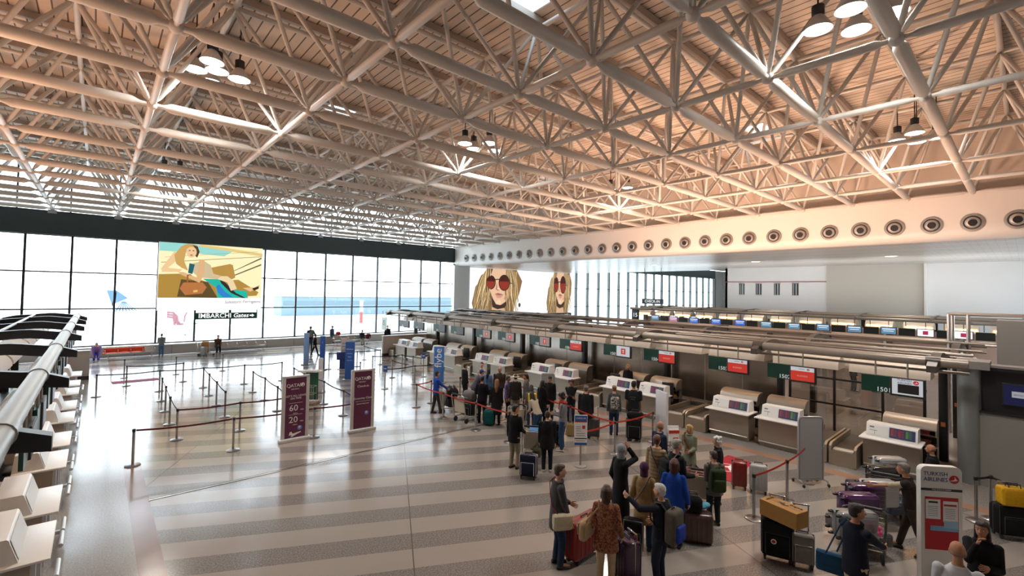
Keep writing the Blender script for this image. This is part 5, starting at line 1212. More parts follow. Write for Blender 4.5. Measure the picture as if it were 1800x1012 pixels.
    k = {'jacket': .012, 'shirt': .007, 'coat': .014, 'long': .013, 'tee': .006, 'vest': .01, 'tunic': .012}[st]*H
    if lod == 2: k *= 1.25
    g2 = {'jacket': .99, 'shirt': .97, 'coat': 1.06, 'long': 1.12, 'tee': 1.0, 'vest': 1.0, 'tunic': 1.08}[st]
    def sec(z, rx, ry): return (z*H, rx*H*bw+k, ry*H*bw+k, 0, 0)
    secs = []
    if hem < -.1: secs += [sec(hem, .098*g2, .074*g2), sec(hem*.5, .096*g2, .072*g2)]
    else: secs += [sec(hem, .094, .066)]
    secs += [sec(0, .095, .067), sec(.06, .088, .062), sec(.12, .080, .058), sec(.2, .087, .062), sec(.255, .086, .058), sec(.29, .074, .05), sec(.315, .05, .04), sec(.337, .032, .034)]
    m = cloth(colr) if isinstance(colr, str) else colr
    b = B(); loft(b, P, rot, secs, 18)
    if sit and hem < -.1: pass
    for s, e, w in ((SL, EL_, WL_), (SR, ER_, WR_)):
        cap(b, s, e, .031*H+k*.8, .025*H+k*.8)
        if st == 'tee': continue
        if st != 'vest': cap(b, e, e+(w-e)*.9, .025*H+k*.8, .020*H+k*.6)
    if st == 'tee' or st == 'vest':
        b.free(); b = B(); loft(b, P, rot, secs, 18)
        for s, e in ((SL, EL_), (SR, ER_)): cap(b, s, s+(e-s)*(.62 if st == 'tee' else .12), .038*H+k, (.034 if st == 'tee' else .034)*H+k)
    fuse({'jacket': 'jacket', 'shirt': 'shirt', 'coat': 'coat', 'long': 'coat', 'tee': 'tee_shirt', 'vest': 'waistcoat', 'tunic': 'blouse'}[st], b, vox, m, t, 2 if lod < 2 else 1)
    if st == 'vest':
        b = B(); loft(b, P, rot, [(z, rx-.004*H, ry-.004*H, 0, 0) for z, rx, ry, _, _ in secs], 16)
        for s, e in ((SL, EL_), (SR, ER_)): cap(b, s, s+(e-s)*.85, .036*H+k*.4, .031*H+k*.6)
        fuse('shirt', b, vox, cloth(top[2] if isinstance(top[2], str) else top[3]), t, 2)
    if st in ('jacket', 'coat', 'long') and lod < 2:
        b = B(); path(b, [T(.05*math.cos(a), .005+.046*math.sin(a), .325+.008*math.sin(a)) for a in [2*PI*i/14 for i in range(14)]], .0115*H, n=8, close=True); obj('collar', b, m, t)
    # trousers
    mt = cloth(legs); b = B(); j = .007*H*(1.3 if lod == 2 else 1)
    loft(b, P, rot, [(-.055*H, .06*H, .05*H, 0, 0), (-.03*H, .088*H*bw+j, .062*H*bw+j, 0, 0), (.0, .091*H*bw+j*.6, .063*H*bw+j*.6, 0, 0), (.04*H, .083*H*bw, .056*H*bw, 0, 0)], 16)
    for p, kk, a in ((HPL, KL, AL), (HPR, KR, AR)): cap(b, p, kk, .054*H+j, .036*H+j); cap(b, kk, a+(kk-a)*.06, .036*H+j, .028*H+j)
    fuse('trousers', b, vox, mt, t, 1)
    ms = mat('shoe_'+shoe, hx(shoe), .5)
    for f, a in ((FL_, AL), (FR_, AR)):
        b = B(); c = V((f.x, f.y, f.z)); rings(b, [(c+V((0, y*H, z*H)), rx*H, rz*H, frame_z((0, 1, 0)))for y, rx, rz, z in ((-.042, .008, .01, .014), (-.036, .02, .019, .02), (-.015, .024, .024, .0245), (.02, .026, .02, .021), (.06, .030, .0155, .016), (.09, .027, .012, .0125), (.112, .015, .008, .009), (.118, .004, .004, .006))], 12); obj('shoe', b, ms, t)
    # ---- hair / headwear
    hs, hc = hair[0], hair[1]; mh = mat('hair_'+hc, hx(hc), .5, noise=.5, nscale=70, bump=.5)
    b = B()
    if hs in ('short', 'bob', 'long', 'pony', 'curly', 'cap', 'hat'):
        ell(b, hd(0, -.017, .02), (.0485*H, .053*H, .052*H), RX); ell(b, hd(0, .012, .045), (.038*H, .036*H, .022*H), RX); ell(b, hd(0, -.03, -.015), (.042*H, .035*H, .035*H), RX)
    if hs == 'fringe': 
        ell(b, hd(0, -.024, -.012), (.0465*H, .038*H, .02*H), RX)
    if hs == 'bob':
        for s in (-1, 1): cap(b, hd(s*.036, -.008, .02), hd(s*.044, -.004, -.052), .022*H, .02*H)
        cap(b, hd(0, -.035, .005), hd(0, -.045, -.06), .058*H, .046*H)
    if hs == 'curly':
        random.seed(3)
        for i in range(26):
            a, z = random.uniform(0, 2*PI), random.uniform(-.05, .06); r = .052*math.cos(z*9)
            if math.sin(a) > .45 and z < .035: continue
            ell(b, hd(r*math.cos(a), -.012+r*math.sin(a), .01+z), (.02*H,)*3, RX, 8, 6)
    if hs == 'long':
        for s in (-1, 1): cap(b, hd(s*.034, -.008, .01), hd(s*.045, -.012, -.12), .019*H, .013*H)
        cap(b, hd(0, -.04, 0), hd(0, -.078, -.10), .046*H, .042*H); cap(b, hd(0, -.078, -.10), hd(0, -.09, -.19), .042*H, .022*H)
    if hs == 'pony': cap(b, hd(0, -.06, .01), hd(0, -.085, -.1), .018*H, .008*H)
    if hs in ('hijab', 'hood'):
        ell(b, hd(0, -.017, .014), (.055*H, .06*H, .06*H), RX); cap(b, hd(0, -.02, -.02), hd(0, -.02, -.085), .05*H, .052*H)
        fuse('headscarf' if hs == 'hijab' else 'hood', b, vox*.8, cloth(hc), t, 2)
    elif hs == 'bald': b.free()
    else: fuse('hair', b, vox*.8, mh, t, 2)
    if hs == 'cap' or hs == 'hat':
        cc = cloth(hair[2]); b = B(); lathe(b, [(.052*H, .012*H), (.053*H, .03*H), (.042*H, .055*H), (.02*H, .068*H), (.001, .07*H)], hd(0, -.01, 0), R=RX, n=20)
        if hs == 'cap': box(b, (0, .068*H, .018*H), (.075*H, .05*H, .006*H), M=Matrix.Translation(hd(0, -.005, 0)) @ hr)
        else: lathe(b, [(.05*H, .014*H), (.085*H, .008*H), (.085*H, .013*H), (.05*H, .022*H)], hd(0, -.01, 0), R=RX, n=22)
        obj('cap' if hs == 'cap' else 'hat', b, cc, t)
    W = Matrix.Translation(pos) @ Matrix.Rotation(-h, 4, 'Z')
    t['_'] = 0; del t['_']
    return dict(o=t, W=W, H=H, T=T, h=h, lw=WL_, rw=WR_, SL=SL, SR=SR, pos=pos, P=P, R=R3)
def strap(parent, pts, m, w=.03, name='strap'):
    bm = B(); V = Vector; rows = []
    for i, p in enumerate(pts):
        a = pts[max(i-1, 0)]; c = pts[min(i+1, len(pts)-1)]; rows.append((V(p), w*.5, .006, frame_z(V(c)-V(a))))
    for i in range(1, len(rows)):
        x0 = rows[i-1][3].col[0]; z = rows[i][3].col[2]; x = (x0-z*x0.dot(z)).normalized(); rows[i] = (rows[i][0], rows[i][1], rows[i][2], Matrix((x, z.cross(x), z)).transposed())
    rings(bm, rows, 8); return obj(name, bm, m, parent)
def backpack(label, pr, colr, trim=None, w=.30, h=.44, d=.17, z=.17, patt=None):
    """worn on the back of person pr"""
    H = pr['H']; t = thing('backpack', label, 'backpack'); t.matrix_world = pr['W']
    m = patt or cloth(colr); R = pr['R'].to_4x4(); M = Matrix.Translation(pr['T'](0, -.062-d*.5/H-.012, z)) @ R
    bm = B(); box(bm, (0, 0, 0), (w, d, h), M=M, bev=.06, seg=4); obj('body', bm, m, t)
    bm = B(); box(bm, (0, -d*.55, -h*.16), (w*.78, d*.35, h*.5), M=M, bev=.04, seg=3); obj('front_pocket', bm, cloth(trim) if trim else m, t)
    bm = B(); path(bm, [M @ Vector(p) for p in ((-.04, .02, h*.5), (-.03, .02, h*.56), (.03, .02, h*.56), (.04, .02, h*.5))], .01, n=6); obj('haul_loop', bm, BLACK, t)
    for s in (-1, 1):
        T = pr['T']; strap(t, [T(s*.05, -.075, .28), T(s*.062, -.03, .338), T(s*.068, .03, .33), T(s*.072, .078, .25), T(s*.085, .065, .16), T(s*.09, -.03, .1)], BLACK, .05)
    return t
def local(pr, x, y, z): return pr['W'] @ Vector((x*pr['H'], y*pr['H'], z*pr['H']))
# ================================================================ LUGGAGE
def suitcase(label, p, rz, w, d, h, colr, hard=True, handle=0.0, z0=0.0, M=None, group=None, gloss=.3, trim=None, wheels=True, metal=0):
    """standing case: w along local x, d along y"""
    t = thing('suitcase', label, 'suitcase', (p[0], p[1], z0), rz, group)
    if M is not None: t.matrix_world = M
    m = mat('case_%s_%g' % (colr, gloss), hx(colr), gloss, metal, coat=.4 if hard else 0) if hard else cloth(colr)
    z = .07 if wheels else .0
    bm = B(); box(bm, (0, 0, z+(h-z)/2), (w, d, h-z), bev=min(w, d)*.24, seg=4)
    if hard:
        for k in range(5):
            x = -w*.3+w*.15*k
            for s in (-1, 1): box(bm, (x, s*d*.5, z+(h-z)/2), (w*.06, .014, (h-z)*.78), bev=.006, seg=2)
    obj('shell', bm, m, t)
    if not hard:
        bm = B(); box(bm, (0, -d*.5, z+(h-z)*.36), (w*.78, .06, (h-z)*.5), bev=.025, seg=3); obj('front_pocket', bm, m, t)
        bm = B(); P = [(-w*.36, -d*.5-.034, z+.1*h), (-w*.36, -d*.5-.034, z+.6*h), (w*.36, -d*.5-.034, z+.6*h), (w*.36, -d*.5-.034, z+.1*h)]; path(bm, P, .006, n=6)
        P = [(-w*.46, -d*.46, z+.06*h), (-w*.46, -d*.46, z+.9*h), (w*.46, -d*.46, z+.9*h), (w*.46, -d*.46, z+.06*h)]; path(bm, P, .007, n=6); obj('piping', bm, trim or GREYM, t)
    bm = B(); box(bm, (0, 0, z+(h-z)/2), (w+.006, .02, h-z+.006), bev=min(w, d)*.24*.4, seg=2); obj('zip_band', bm, trim or BLACK, t)
    bm = B(); path(bm, [(-.09, 0, h-.005), (-.085, 0, h+.028), (.085, 0, h+.028), (.09, 0, h-.005)], .012, n=8); obj('carry_handle', bm, BLACK, t)
    if handle:
        bm = B(); y = d*.36
        for s in (-1, 1): tube(bm, (s*.11, y, h-.05), (s*.11, y, h+handle), .011, n=8)
        box(bm, (0, y, h+handle), (.27, .035, .03), bev=.012); obj('pull_handle', bm, POSTM, t)
    if wheels:
        for sx in (-1, 1):
            for sy in (-1, 1):
                bm = B(); x, y = sx*w*.38, sy*d*.34; lathe(bm, [(.001, -.016), (.036, -.014), (.036, .014), (.001, .016)], (x, y, .037), R=frame_z((1, 0, 0)), n=14); box(bm, (x, y, .07), (.05, .05, .03), bev=.008); obj('wheel', bm, BLACK, t)
    return t
def trolley(label, p, rz, group='baggage trolleys', board=True):
    t = thing('baggage_trolley', label, 'trolley', (p[0], p[1], 0), rz, group)   # pushed along +y, handle at -y
    fm = mat('trolley_metal', (.5, .49, .46), .35, .7) if board else mat('dark_trolley_metal', (.12, .11, .1), .4, .6)
    bm = B(); path(bm, [(-.3, -.45, .2), (-.28, .5, .16), (.28, .5, .16), (.3, -.45, .2)], .022, n=8)
    for k in range(5): tube(bm, (-.28, -.3+k*.18, .18), (.28, -.3+k*.18, .18), .012, n=6)
    obj('platform', bm, fm, t)
    bm = B(); path(bm, [(-.3, -.45, .18), (-.31, -.6, .98), (-.2, -.64, 1.04), (.2, -.64, 1.04), (.31, -.6, .98), (.3, -.45, .18)], .02, n=8); obj('upright_frame', bm, fm, t)
    bm = B(); tube(bm, (-.24, -.64, 1.05), (.24, -.64, 1.05), .028, n=10); obj('handle_grip', bm, BLACK, t)
    bm = B()
    if board: box(bm, (0, -.5, .62), (.52, .02, .5), rx=.12, bev=.008, seg=1)
    else:
        for q in range(8): tube(bm, (-.27, -.47-.012*q, .25+.09*q), (.27, -.47-.012*q, .25+.09*q), .008, n=6)
    obj('back_board' if board else 'back_grille', bm, mat('trolley_board', (.55, .5, .4), .5), t)
    bm = B()
    for z in (.8, .9, 1.0): tube(bm, (-.26, -.5+.0, z-.1), (.26, -.5, z-.1), .008, n=6); tube(bm, (-.26, -.34, z-.1), (.26, -.34, z-.1), .008, n=6)
    obj('basket', bm, fm, t)
    for x, y, r in ((-.28, -.4, .09), (.28, -.4, .09), (0, .44, .07)):
        bm = B(); lathe(bm, [(.001, -.02), (r, -.018), (r, .018), (.001, .02)], (x, y, r), R=frame_z((1, 0, 0)), n=16); tube(bm, (x, y, r), (x, y, .18), .015, n=6); obj('wheel', bm, RUBBER, t)
    return t
def soft_bag(label, p, rz, w, d, h, colr, cat='bag', name='travel_bag', handles=True, gloss=None, z0=0):
    t = thing(name, label, cat, (p[0], p[1], z0), rz)
    m = cloth(colr) if gloss is None else mat('bag_%s' % colr, hx(colr), gloss)
    bm = B(); b2 = random.Random(len(label)); box(bm, (0, 0, h/2), (w, d, h), bev=min(w, d, h)*(.42 if label[:6] != 'bright' else .2), seg=5)
    for v in bm.verts: v.co += Vector((b2.uniform(-1, 1), b2.uniform(-1, 1), b2.uniform(-.2, 1)))*.008
    obj('body', bm, m, t)
    if handles:
        for s in (-1, 1):
            bm = B(); path(bm, [(-w*.22, s*d*.3, h*.8), (-w*.2, s*d*.15, h+.07), (w*.2, s*d*.15, h+.07), (w*.22, s*d*.3, h*.8)], .011, n=6); obj('handle', bm, BLACK if colr != '141414' else mat('dark_strap', (.05, .05, .05), .7), t)
        bm = B(); tube(bm, (-w*.35, 0, h+.0), (w*.35, 0, h+.0), .008, n=6); obj('zip', bm, GREYM, t)
    return t
# ================================================================ WHO STANDS WHERE
def ray(px, py): return _r*((px-900)/FPX) - _u*((py-PPY)/FPX) + _f
def HT(p, ytop, lo=1.45, hi=1.92):
    a, b = .8, 2.6
    for _ in range(40):
        m = (a+b)/2
        if PX((p.x, p.y, m))[1] > ytop: a = m
        else: b = m
    return max(lo, min(hi, a))
def who(label, px, py, ytop, ang, top, legs, hair, **k):
    lo = k.pop('lo', 1.52); p = G(px, py); H = k.pop('h', None) or HT(p, ytop, lo)
    return person(label, px, py, H, ang, top, legs, hair, at=p, **k)
RD = Vector((math.cos(YAW), -math.sin(YAW), 0)); FD = Vector((math.sin(YAW), math.cos(YAW), 0))
def rzof(ang): return -(YAW+math.radians(ang))
def pattern(name, c1, c2, c3, sc):
    m = bpy.data.materials.new(name); m.use_nodes = True; nt = m.node_tree; b = nt.nodes['Principled BSDF']; b.inputs['Roughness'].default_value = .85
    tc = nt.nodes.new('ShaderNodeTexCoord'); v = nt.nodes.new('ShaderNodeTexVoronoi'); v.inputs['Scale'].default_value = sc; n = nt.nodes.new('ShaderNodeTexNoise'); n.inputs['Scale'].default_value = sc*.8
    nt.links.new(tc.outputs['Object'], n.inputs['Vector']); mv = nt.nodes.new('ShaderNodeMixRGB'); mv.inputs[0].default_value = .12; nt.links.new(tc.outputs['Object'], mv.inputs[1]); nt.links.new(n.outputs['Color'], mv.inputs[2]); nt.links.new(mv.outputs[0], v.inputs['Vector'])
    r = nt.nodes.new('ShaderNodeValToRGB'); e = r.color_ramp.elements; e[0].color = (*hx(c1), 1); e[0].position = .12; e[1].color = (*hx(c2), 1); e[1].position = .42; q = e.new(.62); q.color = (*hx(c3), 1)
    nt.links.new(v.outputs['Distance'], r.inputs[0]); nt.links.new(r.outputs[0], b.inputs['Base Color']); return m
def quilt(name, c, per):
    m = mat(name, hx(c), .55); nt = m.node_tree; b = nt.nodes['Principled BSDF']; tc = nt.nodes.new('ShaderNodeTexCoord'); w = nt.nodes.new('ShaderNodeTexWave'); w.bands_direction = 'Z'; w.inputs['Scale'].default_value = per; w.inputs['Distortion'].default_value = .6
    nt.links.new(tc.outputs['Object'], w.inputs['Vector']); bp = nt.nodes.new('ShaderNodeBump'); bp.inputs['Strength'].default_value = .35; bp.inputs['Distance'].default_value = .015; nt.links.new(w.outputs['Fac'], bp.inputs['Height']); nt.links.new(bp.outputs[0], b.inputs['Normal']); return m
NAVYC, BLK, JEAN = '1a2033', '16161a', '2c3c58'
def shoulder_bag(label, pr, x, y, z, w, h, d, colr, strapcol=None, yaw=0, side=1, cross=False):
    t = thing('shoulder_bag', label, 'bag'); t.matrix_world = pr['W']; H = pr['H']; c = Vector((x*H, y*H, z*H))
    M = Matrix.Translation(c) @ Matrix.Rotation(math.radians(yaw), 4, 'Z'); m = cloth(colr)
    bm = B(); box(bm, (0, 0, 0), (w, d, h), M=M, bev=min(w, d, h)*.4, seg=4); obj('body', bm, m, t)
    bm = B(); box(bm, (0, d*.5, h*.14), (w*.96, .02, h*.62), M=M, bev=.009); box(bm, (0, -d*.5, h*.14), (w*.96, .02, h*.62), M=M, bev=.009); obj('flap', bm, m, t)
    T = pr['T']; s = side; so = -s if cross else s
    f = [T(so*.07, -.01, .345), T(so*.072, .045, .315)] ; k = [T(so*.07, -.01, .345), T(so*.07, -.065, .30)]
    if cross: f += [T(so*.02, .076, .2), T(s*.05, .072, .1)]; k += [T(so*.02, -.076, .2), T(s*.05, -.072, .1)]
    e = M @ Vector((0, .0, h*.5))
    strap(t, f+[e+Vector((0, w*.25 if abs(math.sin(math.radians(yaw))) > .5 else .03, 0))], cloth(strapcol or colr), .026); strap(t, k+[e-Vector((0, w*.25 if abs(math.sin(math.radians(yaw))) > .5 else .03, 0))], cloth(strapcol or colr), .026)
    return t
# ---------------- foreground group
p = who('man in a grey blazer and jeans with a cream bag slung from a red strap', 979, 994, 815, 72, ('jacket', '4a4a4c', -.13), '27364f', ('short', '4a3f38'), yaw=10, rh=(.13, .1, .42), lh=(-.1, .16, .56), curl=.6, lod=0, shoe='241a15')
shoulder_bag('cream messenger bag on a red strap worn by the man in grey', p, .15, -.0, .50, .34, .27, .12, 'cfc6ae', '7a2026', yaw=90, side=1, cross=True)
PAIS = pattern('paisley_print', '4a1816', '74301f', '9c7152', 34)
p = who('woman with brown bobbed hair in a paisley rust-red blouse and beige trousers, back turned', 1064, 1034, 853, 4, ('tunic', PAIS), 'bfa888', ('bob', '402315'), fem=True, lod=0, rh=(.15, .05, .5), lh=(-.16, .06, .5), build=1.08, shoe='2a1d16')
shoulder_bag('large beige shoulder bag at the left side of the woman in the paisley blouse', p, -.19, -.02, .56, .36, .30, .14, 'b59b78', yaw=70, side=-1)
c = (G(1006, 990)+G(1044, 966))/2; d = G(1044, 966)-G(1006, 990)
suitcase('large plain red suitcase standing between the grey blazer and the paisley blouse', c, math.atan2(d.y, d.x), .82, .30, .72, '8c1c1a', gloss=.4)
suitcase('deep purple suitcase with chrome handles in front of the paisley blouse', G(1101, 1022), rzof(70), .5, .30, .74, '3a2140', gloss=.18, trim=POSTM, handle=.06)
who('woman in a long black coat and grey headscarf raising a hand to her head', 1090, 934, 780, 50, ('long', '17181b', -.40), '17181b', ('hijab', '8d9499'), fem=True, lod=0, rh=(.03, .085, .95), lh=(-.14, .05, .5), curl=.15, yaw=15)
p = who('woman in a long tan quilted coat and purple hood, back turned', 1131, 966, 812, 12, ('coat', quilt('tan_quilt', '8f7448', 2.6), -.19), '24324e', ('hood', '4a2f48'), fem=True, lod=0, rh=(.15, .05, .5), lh=(-.15, .08, .52))
strap(p['o'], [p['T'](.07, -.02, .345), p['T'](.03, -.105, .26), p['T'](-.06, -.11, .1), p['T'](-.1, -.08, .03)], BLACK, .025, 'shoulder_strap')
p = who('white-haired man in a dark navy jacket pointing left, wearing a large grey rucksack', 1161, 1034, 850, -62, ('jacket', '20222e'), '232a3c', ('short', 'c9c7c2'), lod=0, lh=(-.1, .30, .80), rh=(.13, .14, .56), curl=.7)
backpack('large grey rucksack with a bright blue pocket on the white-haired man', p, '5d5a50', '2740a0', .33, .52, .2, .14)
c = suitcase('slim black case beside the tan quilted coat', G(1113, 972), rzof(20), .36, .22, .62, '18191c', False)
bm = B(); box(bm, (.06, -.185, .36), (.07, .012, .12), bev=.005); obj('luggage_tag', bm, mat('orange_tag', hx('d4561c'), .5), c)
p = who('woman with auburn hair in a bright blue fleece jacket, back turned', 1184, 962, 806, 8, ('jacket', '1d49a8', -.1), '1c2232', ('bob', '4a1d14'), fem=True, lod=0, build=1.12, rh=(.15, .06, .5), lh=(-.15, .05, .5))
p = who('grey-haired man in a black jacket carrying a black rucksack, turned to the right', 1187, 926, 771, 55, ('jacket', '191b20'), '20222a', ('short', '8f8a84'), lod=0, yaw=15, rh=(.1, .17, .6), lh=(-.1, .17, .6))
backpack('black rucksack on the grey-haired man in black', p, '15171c', '1d2027', .31, .45, .17, .15)
p = who('woman with short red-brown hair in a padded tan jacket', 1153, 903, 764, 18, ('jacket', quilt('sand_quilt', '92795c', 4), -.1), '3a2c28', ('short', '5c3424'), fem=True, lod=0)
strap(p['o'], [p['T'](-.07, -.02, .345), p['T'](-.02, -.1, .26), p['T'](.07, -.1, .1), p['T'](.11, -.06, .03)], BLACK, .025, 'shoulder_strap')
who('bald man in a navy jacket behind the padded tan jacket', 1158, 862, 740, 50, ('jacket', '1f2a44'), '23262e', ('fringe', '5a5048'), lod=0, skin='mid', build=1.08)
p = who('blonde woman in a sage green coat with a brown bag strap, facing the viewer', 1211, 853, 754, 196, ('coat', '7f8672', -.16), '2d3a50', ('bob', 'b08d54'), fem=True, lod=0, rh=(.05, .15, .6), lh=(-.05, .15, .6), yaw=20)
strap(p['o'], [p['T'](.07, -.02, .345), p['T'](.05, .095, .26), p['T'](-.02, .1, .12), p['T'](-.08, .1, .03)], cloth('6b3a24'), .05, 'shoulder_strap')
who('white-haired woman in black behind the green rucksack', 1262, 884, 777, 262, ('jacket', '1a191b'), '1d1d20', ('curly', 'd6d4cf'), fem=True, lod=0)
p = who('person in a grey jacket wearing a dark green rucksack, back turned', 1255, 923, 795, 338, ('jacket', '6d675e', -.09), '2b2b30', ('short', '2e231d'), lod=0, yaw=-30, nod=18, lh=(-.06, .15, .6))
backpack('dark green rucksack on the person in the grey jacket', p, '2c3a20', '35452a', .30, .46, .17, .15)
suitcase('red case with a black centre band by the red floor mat', G(1299, 858), rzof(20), .34, .26, .68, '7d1a1c', gloss=.3)
suitcase('silver white hard case right of the red one', G(1333, 866), rzof(20), .38, .26, .70, 'a9aaa8', gloss=.25, trim=BLACK)
# foreground trolley with bags, right of the blue fleece
tr = trolley('baggage trolley half hidden behind the blue fleece, loaded with black bags', G(1222, 889), rzof(20))
soft_bag('black travel bag with red trim lying on the trolley by the blue fleece', G(1221, 886), rzof(100), .62, .34, .36, '1b1516', z0=.205)
soft_bag('dark red holdall on top of the black bag by the blue fleece', G(1221, 886), rzof(95), .5, .3, .24, '4a1418', z0=.56)
suitcase('dark brown leather case standing by the person with the green rucksack', G(1224, 950), rzof(12), .58, .30, .56, '4b2a20', gloss=.35, wheels=False)
soft_bag('black rucksack set on the dark brown case', G(1218, 950), rzof(10), .34, .26, .30, '141416', z0=.56)
bm = B(); 
for k in range(6): ell(bm, (.06*math.cos(k*2.1), .05*math.sin(k*1.7), .03+.014*k), (.10, .08, .045), u=12, v=8)
tag(obj('folded_jacket', bm, [cloth('5aa3bd')], None, loc=tuple(G(1234, 944))[:2]+(.555,)), 'crumpled turquoise jacket on the dark brown case', 'clothing')
# the box on the black case, the grey case with its handle out
c = suitcase('black soft suitcase carrying the cardboard box', G(1366, 982), rzof(28), .52, .30, .74, '16161a', False, handle=.36, trim=mat('dark_piping', (.05, .05, .055), .5))
bm = B(); disc(bm, MX((-.06, -.19, .38), (1, 0, 0), (0, 0, 1)), .045); obj('round_sticker', bm, PRW, c, False); bm = B(); disc(bm, MX((-.06, -.1925, .38), (1, 0, 0), (0, 0, 1)), .03); obj('sticker_mark', bm, TR, c, False)
t = thing('cardboard_box', 'brown cardboard box with dark print lying on the black suitcase', 'box', tuple(G(1366, 986)-FD*.02)[:2]+(.77,), rzof(-27))
CB = mat('cardboard', hx('a5793f'), .75, noise=.1, nscale=5)
bm = B(); box(bm, (0, -.10, .15), (.33, .68, .28), bev=.006, seg=1); obj('carton', bm, CB, t)
bm = B(); box(bm, (0, -.10, .2915), (.05, .68, .002)); obj('tape', bm, mat('brown_tape', hx('8a6434'), .4), t)
INK = mat('carton_print', hx('3a2a1c'), .7)
lettering('lettering', 'ecko', .12, MX((.08, -.28, .294), (0, 1, 0), (-1, 0, 0)) @ Matrix.Rotation(0, 4, 'Z'), INK, t); lettering('lettering', 'UNLTD', .06, MX((0, .15, .294), (1, 0, 0), (0, 1, 0)), INK, t)
bm = B(); prism(bm, [(-.08, -.03), (-.05, .03), (.02, .04), (.06, .02), (.1, .05), (.09, -.01), (.05, -.02), (.05, -.06), (.03, -.06), (.02, -.02), (-.04, -.02), (-.05, -.06), (-.07, -.06)], MX((0, -.1, .293), (.5, 1, 0), (-1, .5, 0)), .002); obj('printed_mark', bm, INK, t, False)
suitcase('small grey trolley case with its handle pulled out, right of the cardboard box', G(1410, 994), rzof(22), .36, .23, .58, '7a7772', False, handle=.46)
# ---------------- the two loaded trolleys and their pushers
def lying(label, base, colr, L=.76, w=.52, d=.30, gloss=.2, metal=0, z=.215, roll=0.0):
    M = Matrix(((0, -FD.x, RD.x, base.x), (0, -FD.y, RD.y, base.y), (1, 0, 0, z), (0, 0, 0, 1)))
    M = Matrix.Translation((base.x, base.y, 0)) @ Matrix.Rotation(roll, 4, 'Z') @ Matrix.Translation((-base.x, -base.y, 0)) @ M @ Matrix.Translation((w/2, 0, 0))
    return suitcase(label, (0, 0), 0, w, d, L, colr, M=M, gloss=gloss, metal=metal)
q1, q2, q3 = G(1500, 946, .48), G(1505, 866, 1.0), G(1514, 849, 1.0)
def flat(v, dx=0): return Vector((v.x, v.y, 0))-RD*(.38-dx)
t1 = (flat(q1)+flat(q3))/2+RD*.38-FD*.05; trolley('baggage trolley pushed by the man with the blue bag', t1, rzof(30), board=False)
lying('silver grey hard case on top of the nearer trolley load', flat(q1), '8d8f90', gloss=.28, metal=.4, z=.475, w=.5)
lying('shiny purple hard case on the nearer trolley, behind the silver one', flat(q2), '43184f', gloss=.12, z=.475)
lying('darker purple hard case at the far end of the nearer trolley', flat(q3, .04), '371440', gloss=.12, z=.475)
lying('dark grey case at the bottom of the nearer trolley load', flat(t1+FD*.1), '3a3a3d', gloss=.35, w=.25, d=.9, z=.21)
r1, r2, r3 = G(1541, 843, 1.0), G(1551, 818, 1.0), G(1558, 802, 1.0)
t2 = (flat(r1)+flat(r3))/2+RD*.38; trolley('baggage trolley farther back with silver and black cases', t2, rzof(34), board=False)
lying('pale silver hard case on the farther trolley, nearest of its cases', flat(r1), 'a5a6a6', gloss=.3, metal=.3, z=.475)
lying('glossy black hard case in the middle of the farther trolley', flat(r2), '121214', gloss=.08, z=.475)
lying('silver case in clear wrap at the far end of the farther trolley', flat(r3, .03), 'b8b9ba', gloss=.18, metal=.3, z=.475)
lying('dark blue case at the bottom of the farther trolley load', flat(t2+FD*.08), '20304a', gloss=.35, w=.25, d=1.35, z=.21)
v = G(1503, 884, 1.75)
p = person('dark-haired man in a navy quilted jacket with a blue briefcase, gripping a trolley', 0, 0, 1.75, 42, ('jacket', '1b1e2a', -.09), 'b5a88c', ('short', '1d1815'), lod=0, yaw=25, rh=(.02, .27, .62), lh=(-.12, .25, .62), skin='mid', curl=.9, at=(v.x, v.y))
shoulder_bag('blue laptop bag hanging at the left side of the man in the navy jacket', p, -.2, -.03, .40, .40, .31, .09, '234a6a', '1d3550', yaw=40, side=-1)
bm = B()
for k in range(5): ell(bm, (.03*math.cos(k*1.9), .02*math.sin(k*2.3), .03*k), (.035, .025, .04), u=10, v=6)
tag(obj('ribbon_tag', bm, mat('pink_ribbon', hx('e0508c'), .5), None, loc=tuple(G(1547, 935, .72))[:2]+(.66,)), 'pink ribbon tied on the nearer trolley load', 'ribbon')
who('grey-haired man in a brown waistcoat reaching out to a purple case', 1605, 974, 815, 275, ('vest', '2a211d', 'b0a48c'), '382f29', ('short', '6f6a64'), lod=0, lean=9, lh=(-.04, .36, .66), rh=(.15, .02, .48), lf=(-.06, -.13, 0), rf=(.06, .13, 0), skin='mid', curl=.2)
who('bald man in a black jacket beside the end desk, facing left', 1640, 902, 797, 272, ('jacket', '17181c'), '1b1c20', ('fringe', '4a3d35'), lod=0, skin='mid', build=1.1)
q = G(1684, 952, 1.76); person('bald man in a white shirt, back turned, at the foot of the airline totem', 0, 0, 1.76, 350, ('shirt', 'c9ccd2'), '1f2127', ('fringe', '8a6a58'), at=(q.x, q.y), lod=0, skin='mid', build=1.05)
q = G(1727, 914, 1.66); person('woman with long dark hair in black holding her chin, beside the airline totem', 0, 0, 1.66, 186, ('jacket', '141417'), '141417', ('long', '231611'), at=(q.x, q.y), lod=0, fem=True, rh=(.02, .125, .83), lh=(-.05, .13, .66), curl=.9, skin='mid', yaw=8)
c = G(1776, 944); suitcase('black suitcase under the yellow bag by the grey screen wall', c, rzof(15), .56, .32, .66, '15161a', False, handle=.40, trim=mat('dark_piping', (.05, .05, .055), .5))
soft_bag('bright yellow bag standing on the black suitcase', c-FD*.06, rzof(15), .46, .24, .36, 'c8991c', z0=.66)
